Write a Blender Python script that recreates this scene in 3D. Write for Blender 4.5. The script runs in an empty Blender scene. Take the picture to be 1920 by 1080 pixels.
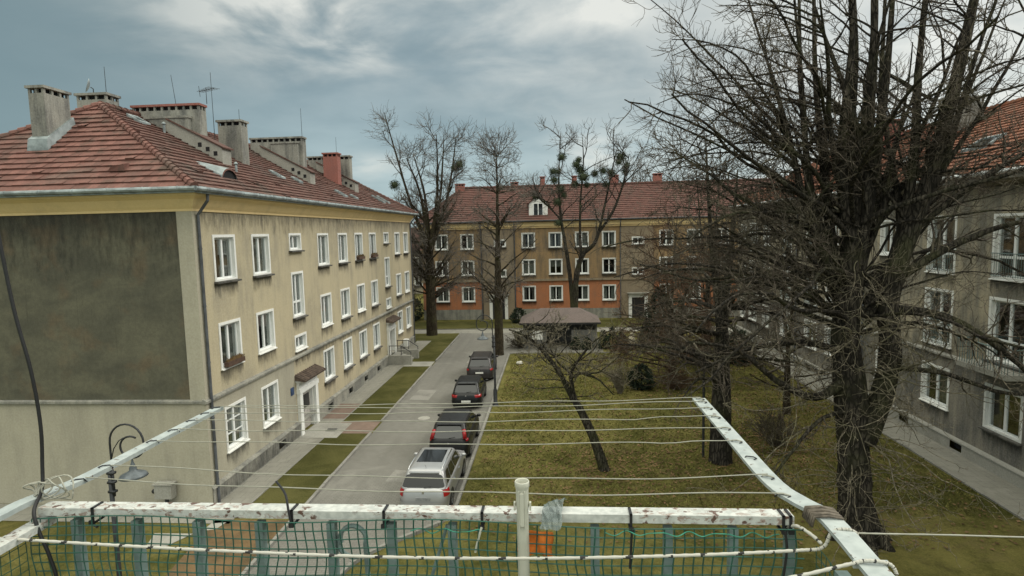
import bpy, bmesh, math, random
import numpy as np
from mathutils import Vector, Matrix
random.seed(7)
RNG = np.random.default_rng(11)
SC = bpy.context.scene
COL = SC.collection
rad = math.radians

# ------------------------------------------------------------------ camera
def cam_axes(yaw, pitch, roll):
    cy, sy = math.cos(yaw), math.sin(yaw)
    fwd = np.array([-sy*math.cos(pitch), cy*math.cos(pitch), -math.sin(pitch)])
    right = np.array([cy, sy, 0.0]); up = np.cross(right, fwd)
    return (math.cos(roll)*right+math.sin(roll)*up, -math.sin(roll)*right+math.cos(roll)*up, fwd)
CR, CU, CF = cam_axes(0.0729298, 0.0963022, -0.0231879)
cd = bpy.data.cameras.new('camera'); cam = bpy.data.objects.new('camera', cd); COL.objects.link(cam)
cd.sensor_width = 36; cd.lens = 1103.13/1920*36; cd.clip_start = 0.05; cd.clip_end = 2000
m = Matrix.Identity(4)
for i in range(3):
    m[i][0] = CR[i]; m[i][1] = CU[i]; m[i][2] = -CF[i]
m[2][3] = 10.0
cam.matrix_world = m
SC.camera = cam

# ------------------------------------------------------------------ light
SUN_EL, SUN_AZ = rad(38), rad(72)       # azimuth measured from +Y towards +X
sd = bpy.data.lights.new('sun', 'SUN'); sd.energy = 1.5; sd.angle = rad(25); sd.color = (1.0, 0.95, 0.86)
sun = bpy.data.objects.new('sun', sd); COL.objects.link(sun)
sdir = Vector((math.sin(SUN_AZ)*math.cos(SUN_EL), math.cos(SUN_AZ)*math.cos(SUN_EL), math.sin(SUN_EL)))
sun.rotation_euler = (-sdir).to_track_quat('-Z', 'Y').to_euler()
SC.view_settings.view_transform = 'Standard'; SC.view_settings.look = 'None'
SC.view_settings.exposure = 0.0; SC.view_settings.gamma = 1.0; SC.view_settings.use_curve_mapping = False

class G:
    """tiny node-graph helper"""
    def __init__(s, nt): s.nt = nt
    def n(s, t, **kw):
        nd = s.nt.nodes.new(t)
        for k, v in kw.items(): setattr(nd, k, v)
        return nd
    def put(s, sock, v):
        if isinstance(v, bpy.types.NodeSocket): s.nt.links.new(v, sock)
        elif isinstance(v, (tuple, list)) and len(v) == 3 and sock.type == 'RGBA': sock.default_value = (*v, 1)
        else: sock.default_value = v
    def m(s, op, a, b=0.0, c=0.0, clamp=False):
        nd = s.n('ShaderNodeMath', operation=op, use_clamp=clamp)
        for i, v in enumerate((a, b, c)): s.put(nd.inputs[i], v)
        return nd.outputs[0]
    def vm(s, op, a, b=(0, 0, 0)):
        nd = s.n('ShaderNodeVectorMath', operation=op); s.put(nd.inputs[0], a); s.put(nd.inputs[1], b)
        return nd.outputs['Value'] if op in ('DOT_PRODUCT', 'LENGTH') else nd.outputs[0]
    def mix(s, f, a, b, mode='MIX'):
        nd = s.n('ShaderNodeMix', data_type='RGBA', blend_type=mode)
        s.put(nd.inputs[0], f); s.put(nd.inputs[6], a); s.put(nd.inputs[7], b); return nd.outputs[2]
    def noise(s, vec, scale, detail=4, rough=.55, dist=0.0):
        nd = s.n('ShaderNodeTexNoise'); s.put(nd.inputs['Vector'], vec); nd.inputs['Scale'].default_value = scale
        nd.inputs['Detail'].default_value = detail; nd.inputs['Roughness'].default_value = rough; nd.inputs['Distortion'].default_value = dist
        return nd.outputs[0]
    def ramp(s, f, lo, hi):
        nd = s.n('ShaderNodeMapRange', clamp=True); s.put(nd.inputs[0], f)
        nd.inputs[1].default_value = lo; nd.inputs[2].default_value = hi; nd.interpolation_type = 'SMOOTHSTEP'
        return nd.outputs[0]
    def xyz(s, v):
        nd = s.n('ShaderNodeSeparateXYZ'); s.put(nd.inputs[0], v); return nd.outputs
    def comb(s, x, y, z):
        nd = s.n('ShaderNodeCombineXYZ')
        for i, v in enumerate((x, y, z)): s.put(nd.inputs[i], v)
        return nd.outputs[0]

def pixdir(px, py):
    d = CR*((px-960)/1103.13)-CU*((py-540)/1103.13)+CF
    return tuple(float(v) for v in d/np.linalg.norm(d))

W = bpy.data.worlds.new('World'); SC.world = W; W.use_nodes = True
g = G(W.node_tree); W.node_tree.nodes.clear()
sky = g.n('ShaderNodeTexSky'); sky.sky_type = 'NISHITA'; sky.sun_disc = False
sky.sun_elevation = SUN_EL; sky.sun_rotation = SUN_AZ
d = g.n('ShaderNodeTexCoord').outputs['Generated']
x, y, z = g.xyz(d)
den = g.m('ADD', g.m('MAXIMUM', z, 0.0), 0.16)
pl = g.comb(g.m('DIVIDE', x, den), g.m('DIVIDE', y, den), 0.0)
n1 = g.noise(g.vm('ADD', pl, (3.1, 1.7, 0)), 1.15, 6, .5, .15)
n2 = g.noise(g.vm('ADD', pl, (9.3, 4.2, 0)), 3.2, 6, .55, .2)
n3 = g.noise(g.vm('ADD', pl, (1.3, 7.7, 0)), 2.3, 7, .54, .3)
nb = g.m('ADD', g.m('MULTIPLY', n1, .72), g.m('MULTIPLY', n2, .28))
elev = g.ramp(z, 0.07, 0.27)
low = g.mix(g.ramp(nb, .30, .68), (.345, .465, .495), (.47, .60, .62))
high = g.mix(g.ramp(nb, .30, .70), (.185, .27, .30), (.30, .395, .425))
cl = g.mix(elev, low, high)
def spot(px, py, k, amp, sy=1.0, thr=(.38, .62)):
    dv = g.vm('SUBTRACT', d, pixdir(px, py))
    dv = g.vm('MULTIPLY', dv, (1, 1, sy))
    r2 = g.vm('DOT_PRODUCT', dv, dv)
    e = g.m('EXPONENT', g.m('MULTIPLY', r2, -k))
    return g.m('MULTIPLY', g.m('MULTIPLY', e, amp), g.ramp(n3, *thr))
glow = None
for a in ((590, -35, 75, 1.5, 1.3, (.38, .80)), (660, 60, 220, 1.0, 1.3, (.30, .74)), (1140, -5, 260, 1.1, 1.3, (.20, .70)), (330, -30, 60, .8, 1.3, (.30, .74)), (1020, 60, 40, .5, 1.3, (.30, .8)), (430, -20, 60, .6, 1.4, (.36, .8)), (880, 10, 60, .6, 1.4, (.36, .8)),
          (690, 312, 420, .8, 3, (.25, .7)), (1125, 288, 420, .85, 2.2, (.25, .7)), (1550, 60, 9, .62, 1, (.0, .75)), (1850, 130, 12, .6, 1, (.0, .6))):
    s_ = spot(*a); glow = s_ if glow is None else g.m('ADD', glow, s_)
cl = g.mix(g.m('MINIMUM', glow, 1.0), cl, (.86, .87, .80))
cl = g.mix(g.m('MULTIPLY', g.ramp(g.m('MULTIPLY', x, -1), .30, .75), .85), cl, (.185, .27, .285))      # heavier cloud to the left
cl = g.mix(.12, cl, g.mix(1.0, sky.outputs[0], (.1, .1, .1), 'MULTIPLY'))
back = g.m('MULTIPLY', g.ramp(g.m('MULTIPLY', y, -1), .0, .5), g.m('ADD', .35, g.m('MULTIPLY', g.ramp(z, .2, .5), .65))); over = g.ramp(z, .42, .72)
cl = g.mix(g.m('MULTIPLY', g.m('MAXIMUM', back, over), .85), cl, (.31, .294, .240))   # unseen sky overhead and behind, warm tint added to light the scene
boost = g.m('ADD', 1.0, g.m('ADD', g.m('MULTIPLY', over, 5.5), g.m('MULTIPLY', back, 2.6)))  # brightness added to out-of-view sky, lifts ground and camera-facing walls
bg = g.n('ShaderNodeBackground'); g.put(bg.inputs[0], cl); g.put(bg.inputs[1], boost)
wo = g.n('ShaderNodeOutputWorld'); W.node_tree.links.new(bg.outputs[0], wo.inputs[0])

# ------------------------------------------------------------------ materials
MATS = {}
def mat(name, fn):
    if name in MATS: return MATS[name]
    mt = bpy.data.materials.new(name); mt.use_nodes = True; nt = mt.node_tree
    b = nt.nodes['Principled BSDF']; gg = G(nt)
    fn(gg, b, gg.n('ShaderNodeTexCoord').outputs['Object']); MATS[name] = mt
    return mt
def bump(gg, b, h, strength=.3, dist=.02):
    bn = gg.n('ShaderNodeBump'); bn.inputs['Strength'].default_value = strength; bn.inputs['Distance'].default_value = dist
    gg.put(bn.inputs['Height'], h); gg.put(b.inputs['Normal'], bn.outputs[0])
def plain(name, c, rough=.6, metal=0.0, var=.25, scale=6.0, spec=.4):
    def f(gg, b, o):
        nz = gg.noise(o, scale, 5, .6)
        gg.put(b.inputs['Base Color'], gg.mix(gg.ramp(nz, .3, .7), tuple(v*(1-var) for v in c), tuple(min(1, v*(1+var)) for v in c)))
        gg.put(b.inputs['Roughness'], rough); gg.put(b.inputs['Metallic'], metal); b.inputs['Specular IOR Level'].default_value = spec
    return mat(name, f)
def plaster(name, c, dirt, amt=.5, scale=.35, fine=.12, streak=.5, lo=.42, hi=.72):
    def f(gg, b, o):
        big = gg.noise(o, scale, 6, .6, .4)
        st = gg.noise(gg.vm('MULTIPLY', o, (1.0, 1.0, .12)), 2.2, 5, .65)
        fn = gg.noise(o, 14, 5, .7)
        mask = gg.m('ADD', gg.m('MULTIPLY', big, 1-streak), gg.m('MULTIPLY', st, streak))
        cc = gg.mix(gg.m('MULTIPLY', gg.ramp(mask, lo, hi), amt), c, dirt)
        cc = gg.mix(gg.ramp(fn, .25, .75), gg.mix(fine, cc, (0, 0, 0)), gg.mix(fine*.5, cc, (1, 1, 1)))
        gg.put(b.inputs['Base Color'], cc); b.inputs['Roughness'].default_value = .93; b.inputs['Specular IOR Level'].default_value = .15
        bump(gg, b, gg.noise(o, 30, 5, .7), .35, .012)
    return mat(name, f)
M = {}
M['left_plaster'] = plaster('left_plaster', (.48, .412, .275), (.28, .25, .19), .8, .5, .12, .5, .42, .7)
M['left_pale'] = plaster('left_pale', (.40, .37, .285), (.26, .24, .19), .7, .5, .10, .5)
def soot_f(gg, b, o):
    z = gg.xyz(o)[2]
    big = gg.noise(gg.vm('MULTIPLY', o, (.55, .55, 1)), .55, 8, .6, 1.6); st = gg.noise(gg.vm('MULTIPLY', o, (1, 1, .08)), 1.1, 6, .6)
    hz = gg.noise(gg.vm('MULTIPLY', o, (.25, .25, 1.0)), .9, 6, .6)
    mk = gg.m('ADD', gg.m('MULTIPLY', big, .45), gg.m('ADD', gg.m('MULTIPLY', st, .2), gg.m('MULTIPLY', hz, .35)))
    cc = gg.mix(gg.ramp(mk, .36, .62), (.092, .090, .070), (.150, .143, .103))
    cc = gg.mix(gg.m('MULTIPLY', gg.ramp(gg.noise(o, .9, 4), .5, .7), .5), cc, (.17, .12, .075))
    cc = gg.mix(gg.m('MULTIPLY', gg.ramp(gg.noise(o, 7, 8, .8), .35, .65), .30), cc, (.04, .04, .032))
    cc = gg.mix(gg.m('MULTIPLY', gg.ramp(gg.noise(gg.vm('MULTIPLY', o, (3, 3, .18)), 2.5, 6, .75), .56, .72), .4), cc, (.06, .058, .045))
    gg.put(b.inputs['Base Color'], cc); b.inputs['Roughness'].default_value = .95; b.inputs['Specular IOR Level'].default_value = .1
    bump(gg, b, gg.noise(o, 25, 5, .7), .35, .012)
M['soot'] = mat('sooty_plaster', soot_f)
M['cornice'] = plaster('cornice_paint', (.82, .62, .32), (.56, .43, .23), .5, .6, .06, .4)
M['plinth'] = plaster('plinth_plaster', (0.312, 0.3, 0.252), (0.12, 0.12, 0.108), .85, .8, .15, .5, .38, .62)
M['far_orange'] = plaster('far_orange', (.42, .155, .062), (.25, .13, .075), .75, .5, .12, .6, .42, .68)
M['far_ochre'] = plaster('far_ochre', (.31, .20, .092), (.115, .09, .06), .9, .45, .12, .6, .40, .66)
M['far_grey'] = plaster('far_grey', (0.27, 0.209, 0.135), (0.135, 0.108, 0.081), .8, .5, .12, .6)
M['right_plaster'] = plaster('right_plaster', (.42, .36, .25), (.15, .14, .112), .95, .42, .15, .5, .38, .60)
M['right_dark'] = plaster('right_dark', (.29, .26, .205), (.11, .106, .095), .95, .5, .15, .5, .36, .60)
M['chimney'] = plaster('chimney_render', (.30, .29, .25), (.085, .085, .08), .9, .8, .15, .7, .40, .64)
M['red_chimney'] = plaster('red_brick_chimney', (.30, .10, .075), (.17, .07, .06), .6, 1, .15, .5)
M['white'] = plaster('window_white', (.80, .80, .77), (.52, .51, .47), .5, 2.5, .05, .5)
M['white_pvc'] = plain('white_pvc', (.82, .83, .82), .35, 0, .03)
M['sill'] = plain('sill_stone', (.10, .095, .085), .85, 0, .5, 3)
M['concrete'] = plaster('concrete', (.33, .32, .28), (.19, .18, .155), .7, .6, .14, .0)
M['metal_zinc'] = plain('zinc', (.25, .285, .29), .55, .35, .35, 2.5)
M['dark_metal'] = plain('dark_metal', (.035, .037, .040), .5, .3, .3)
M['black'] = plain('black_plastic', (.012, .012, .013), .5, 0, .2)
M['pipe_grey'] = plain('pipe_grey', (.085, .09, .10), .55, .1, .35, 2)
M['door_dark'] = plain('door_dark', (.03, .028, .028), .5)
M['door_wood'] = plain('door_panel', (.42, .39, .36), .5)
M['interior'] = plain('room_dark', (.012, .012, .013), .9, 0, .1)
M['shed_roof'] = plaster('shed_roofing', (.125, .095, .085), (.075, .06, .053), .7, .7, .1, .2)
M['shed_wall'] = plaster('shed_wall', (.14, .137, .128), (.07, .07, .065), .7, .7, .12, .4)
M['stone'] = plain('pale_stone', (.52, .5, .44), .9)
def glass_f(gg, b, o):
    nt = gg.nt; gl = gg.n('ShaderNodeBsdfGlossy'); gl.inputs['Roughness'].default_value = .03; gl.inputs['Color'].default_value = (.9, .95, .95, 1)
    tr = gg.n('ShaderNodeBsdfTransparent'); tr.inputs[0].default_value = (.78, .82, .80, 1)
    fr = gg.n('ShaderNodeFresnel'); fr.inputs[0].default_value = 1.55
    mx = gg.n('ShaderNodeMixShader'); gg.put(mx.inputs[0], gg.m('ADD', gg.m('MULTIPLY', fr.outputs[0], .36), .015)); nt.links.new(tr.outputs[0], mx.inputs[1]); nt.links.new(gl.outputs[0], mx.inputs[2])
    nt.links.new(mx.outputs[0], nt.nodes['Material Output'].inputs[0])
M['glass'] = mat('window_glass', glass_f)
M['curtain'] = plain('net_curtain', (.165, .17, .16), .9, 0, .3, 9)
M['drape'] = plain('dark_drape', (.11, .105, .10), .9, 0, .3, 5)
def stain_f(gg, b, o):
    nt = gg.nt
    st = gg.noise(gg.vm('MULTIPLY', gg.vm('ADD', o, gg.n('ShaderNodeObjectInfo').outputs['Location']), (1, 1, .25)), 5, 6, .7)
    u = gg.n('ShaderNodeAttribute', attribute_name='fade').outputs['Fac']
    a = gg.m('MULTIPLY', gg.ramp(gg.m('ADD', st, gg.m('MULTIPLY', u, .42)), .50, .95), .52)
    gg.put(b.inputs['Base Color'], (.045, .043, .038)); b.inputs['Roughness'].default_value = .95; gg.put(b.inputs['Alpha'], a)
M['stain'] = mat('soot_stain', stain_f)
def tiles_f(c1, c2, c3):
    def f(gg, b, o):
        tone = gg.n('ShaderNodeAttribute', attribute_name='tone').outputs['Fac']
        big = gg.noise(o, .45, 5, .6, .4); fn = gg.noise(o, 9, 5, .7)
        cc = gg.mix(tone, c1, c2)
        cc = gg.mix(gg.m('MULTIPLY', gg.ramp(big, .5, .72), .65), cc, c3)
        cc = gg.mix(gg.m('MULTIPLY', gg.ramp(gg.noise(o, 1.7, 6, .7, .5), .50, .68), .55), cc, (.055, .052, .038))      # moss and soot
        cc = gg.mix(gg.m('MULTIPLY', gg.ramp(fn, .35, .75), .4), cc, (.05, .04, .035))
        gg.put(b.inputs['Base Color'], cc); b.inputs['Roughness'].default_value = .85; b.inputs['Specular IOR Level'].default_value = .25
        bump(gg, b, gg.noise(o, 18, 4, .7), .4, .015)
    return f
M['tile_red'] = mat('roof_tile_red', tiles_f((.150, .070, .057), (.225, .106, .086), (.13, .105, .088)))
M['tile_dark'] = mat('roof_tile_dark', tiles_f((.108, .054, .044), (.165, .082, .066), (.095, .080, .068)))
M['tile_far'] = mat('roof_tile_far', tiles_f((.10, .045, .037), (.135, .06, .048), (.085, .055, .045)))
M['tile_orange'] = mat('roof_tile_orange', tiles_f((.20, .075, .042), (.29, .115, .062), (.15, .085, .06)))
def grass_f(gg, b, o):
    a = gg.noise(o, .16, 7, .66, .8); c = gg.noise(o, 1.1, 7, .72, .6); f = gg.noise(o, 13, 6, .8)
    mk = gg.m('ADD', gg.m('MULTIPLY', a, .45), gg.m('ADD', gg.m('MULTIPLY', c, .35), gg.m('MULTIPLY', f, .20)))
    cc = gg.mix(gg.ramp(mk, .40, .60), (.062, .065, .017), (.205, .182, .060))
    cc = gg.mix(gg.m('MULTIPLY', gg.ramp(gg.noise(gg.vm('ADD', o, (7, 3, 0)), .5, 6, .7, .8), .50, .70), .45), cc, (.175, .135, .07))
    cc = gg.mix(gg.m('MULTIPLY', gg.ramp(gg.noise(gg.vm('ADD', o, (1, 9, 0)), .8, 6, .75, .6), .56, .70), .4), cc, (.095, .078, .042))
    cc = gg.mix(gg.m('MULTIPLY', gg.ramp(gg.noise(o, 38, 5, .85), .35, .7), .32), cc, (.03, .03, .014))
    gg.put(b.inputs['Base Color'], cc); b.inputs['Roughness'].default_value = 1; b.inputs['Specular IOR Level'].default_value = .05
    bump(gg, b, gg.m('ADD', f, gg.m('MULTIPLY', c, 2.0)), .9, .07)
M['grass'] = mat('winter_lawn', grass_f)
def grassg_f(gg, b, o):
    a = gg.noise(o, .4, 6, .62, .5); f = gg.noise(o, 14, 5, .75)
    cc = gg.mix(gg.ramp(gg.m('ADD', gg.m('MULTIPLY', a, .6), gg.m('MULTIPLY', f, .4)), .38, .62), (.060, .060, .019), (.122, .114, .042))
    cc = gg.mix(gg.m('MULTIPLY', gg.ramp(gg.noise(o, 45, 4, .8), .35, .7), .4), cc, (.025, .028, .01))
    gg.put(b.inputs['Base Color'], cc); b.inputs['Roughness'].default_value = 1; b.inputs['Specular IOR Level'].default_value = .05
    bump(gg, b, f, .8, .06)
M['grass_green'] = mat('verge_grass', grassg_f)
def soil_f(gg, b, o):
    cc = gg.mix(gg.ramp(gg.noise(o, 1.2, 6, .65), .35, .65), (.10, .065, .028), (.19, .115, .05))
    cc = gg.mix(gg.m('MULTIPLY', gg.ramp(gg.noise(o, 30, 4, .8), .4, .7), .5), cc, (.05, .04, .02))
    gg.put(b.inputs['Base Color'], cc); b.inputs['Roughness'].default_value = 1; bump(gg, b, gg.noise(o, 20, 4, .7), .6, .04)
M['soil'] = mat('bare_soil', soil_f)
def pavers(name, c1, c2, w, h, mortar, bigc):
    def f(gg, b, o):
        br = gg.n('ShaderNodeTexBrick'); gg.put(br.inputs['Vector'], o); br.inputs['Scale'].default_value = 1
        br.inputs['Color1'].default_value = (*c1, 1); br.inputs['Color2'].default_value = (*c2, 1); br.inputs['Mortar'].default_value = (*mortar, 1)
        br.inputs['Mortar Size'].default_value = .008; br.inputs['Brick Width'].default_value = w; br.inputs['Row Height'].default_value = h
        big = gg.noise(gg.vm('MULTIPLY', o, (1, .45, 1)), .55, 6, .65, .6); md = gg.noise(o, 3, 5, .7)
        cc = gg.mix(gg.m('MULTIPLY', gg.ramp(big, .42, .70), .6), br.outputs[0], bigc)
        cc = gg.mix(gg.m('MULTIPLY', gg.ramp(md, .45, .75), .3), cc, tuple(v*.5 for v in c1))
        cc = gg.mix(gg.m('MULTIPLY', gg.ramp(gg.noise(o, 22, 4, .8), .3, .7), .22), cc, tuple(v*.4 for v in c1))
        ln = gg.noise(gg.vm('MULTIPLY', o, (1.6, .05, 1)), 1.0, 4, .6)
        cc = gg.mix(gg.m('MULTIPLY', gg.ramp(ln, .45, .65), .30), cc, tuple(v*.62 for v in c1))
        cc = gg.mix(gg.m('MULTIPLY', gg.ramp(gg.noise(o, .9, 7, .75, 1.5), .58, .68), .45), cc, tuple(v*.5 for v in c1))
        cc = gg.mix(gg.m('MULTIPLY', gg.ramp(gg.noise(gg.vm('ADD', o, (5, 5, 0)), .35, 5, .7, 1.0), .55, .68), .35), cc, tuple(min(1, v*1.35) for v in c1))
        gg.put(b.inputs['Base Color'], cc); b.inputs['Roughness'].default_value = .88; b.inputs['Specular IOR Level'].default_value = .2
        bump(gg, b, br.outputs['Fac'], -.25, .01)
    return mat(name, f)
M['road'] = pavers('road_pavers', (.200, .193, .172), (.225, .217, .195), .2, .1, (.13, .125, .11), (.155, .148, .128))
M['red_pavers'] = pavers('red_pavers', (.22, .155, .125), (.25, .18, .145), .2, .1, (.14, .11, .09), (.17, .13, .105))
M['slabs'] = pavers('paving_slabs', (.27, .26, .225), (.30, .29, .25), .5, .5, (.15, .145, .12), (.21, .20, .165))
M['kerb'] = plaster('kerb_stone', (.24, .23, .205), (.12, .115, .10), .7, 1.2, .12, 0)
def bark_f(c1, c2, c3):
    def f(gg, b, o):
        st = gg.noise(gg.vm('MULTIPLY', o, (1, 1, .25)), 7, 6, .7, .4); big = gg.noise(o, .8, 4, .6)
        vo = gg.n('ShaderNodeTexVoronoi', feature='DISTANCE_TO_EDGE'); gg.put(vo.inputs['Vector'], gg.vm('ADD', gg.vm('MULTIPLY', o, (1, 1, .28)), gg.vm('MULTIPLY', gg.comb(st, st, st), (.12, .12, .12)))); vo.inputs['Scale'].default_value = 9
        ck = gg.ramp(vo.outputs[0], .0, .16)
        cc = gg.mix(gg.ramp(st, .35, .65), c1, c2); cc = gg.mix(ck, c1, cc); cc = gg.mix(gg.m('MULTIPLY', gg.ramp(big, .45, .7), .7), cc, c3)
        gg.put(b.inputs['Base Color'], cc); b.inputs['Roughness'].default_value = .95; b.inputs['Specular IOR Level'].default_value = .1
        bump(gg, b, gg.m('ADD', st, gg.m('MULTIPLY', ck, .8)), .9, .05)
    return f
M['bark'] = mat('bark_dark', bark_f((.022, .020, .017), (.085, .074, .060), (.062, .064, .032)))
M['bark_mid'] = mat('bark_mid', bark_f((.032, .026, .018), (.085, .068, .046), (.060, .058, .028)))
M['twig'] = mat('twig_grey', bark_f((.090, .075, .060), (.18, .152, .122), (.14, .13, .084)))
M['twig_pale'] = mat('twig_pale', bark_f((.16, .14, .105), (.32, .28, .21), (.20, .19, .115)))
M['twig_brown'] = mat('twig_brown', bark_f((.10, .062, .042), (.175, .12, .085), (.12, .085, .058)))
M['twig_haze'] = mat('twig_haze', bark_f((.12, .105, .092), (.22, .195, .175), (.17, .16, .125)))  # far-tree twigs: distance haze put into a paler, greyer colour
M['mistletoe'] = plain('mistletoe_leaf', (.045, .060, .028), .8, 0, .5, 8)
M['conifer'] = plain('conifer_needles', (.022, .034, .018), .9, 0, .5, 6)
M['blade'] = plain('grass_blade', (.135, .125, .038), .9, 0, .55, 1.3, .1)
def chipped_f(gg, b, o):
    mk = gg.noise(gg.vm('MULTIPLY', o, (1, 2, 2)), 44, 5, .68, .6); m2 = gg.noise(o, 5, 3)
    cc = gg.mix(gg.ramp(gg.noise(o, 60, 3), .3, .7), (.37, .385, .365), (.52, .53, .50))
    cc = gg.mix(gg.m('MULTIPLY', gg.ramp(mk, .545, .58), gg.ramp(m2, .40, .56)), cc, (.27, .205, .175))
    cc = gg.mix(gg.m('MULTIPLY', gg.ramp(gg.noise(o, 40, 4), .58, .62), gg.ramp(m2, .40, .5)), cc, (.10, .055, .04))
    gg.put(b.inputs['Base Color'], cc); b.inputs['Roughness'].default_value = .5
M['chipped'] = mat('chipped_white_paint', chipped_f)
def arm_f(gg, b, o):
    cc = gg.mix(gg.ramp(gg.noise(o, 30, 4), .3, .7), (.29, .325, .32), (.39, .425, .415))
    cc = gg.mix(gg.ramp(gg.noise(o, 55, 3, .5), .66, .70), cc, (.12, .085, .07))
    cc = gg.mix(gg.m('MULTIPLY', gg.ramp(gg.noise(o, 12, 4), .62, .7), .6), cc, (.35, .33, .28))
    gg.put(b.inputs['Base Color'], cc); b.inputs['Roughness'].default_value = .45
M['arm'] = mat('worn_white_enamel', arm_f)
M['baluster'] = plain('baluster_paint', (.15, .205, .198), .55, 0, .2, 20)
M['net'] = plain('green_net_cord', (.014, .074, .052), .6, 0, .3, 30)
M['line'] = plain('washing_line', (.30, .295, .245), .6, 0, .1, 40)
def rope_f(gg, b, o):
    at = gg.n('ShaderNodeAttribute', attribute_name='fleck').outputs['Fac']
    gg.put(b.inputs['Base Color'], gg.mix(at, (.44, .43, .38), (.02, .02, .02))); b.inputs['Roughness'].default_value = .8
M['rope'] = mat('flecked_rope', rope_f)
M['orange'] = plain('orange_cloth', (.62, .17, .025), .8, 0, .25, 30)
M['ivory'] = plain('ivory_plastic', (.46, .46, .39), .35, 0, .08, 12)
def film_f(gg, b, o):
    gg.put(b.inputs['Base Color'], (.17, .21, .205)); b.inputs['Roughness'].default_value = .35; b.inputs['Alpha'].default_value = .5
M['film'] = mat('grey_plastic_film', film_f)

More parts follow.
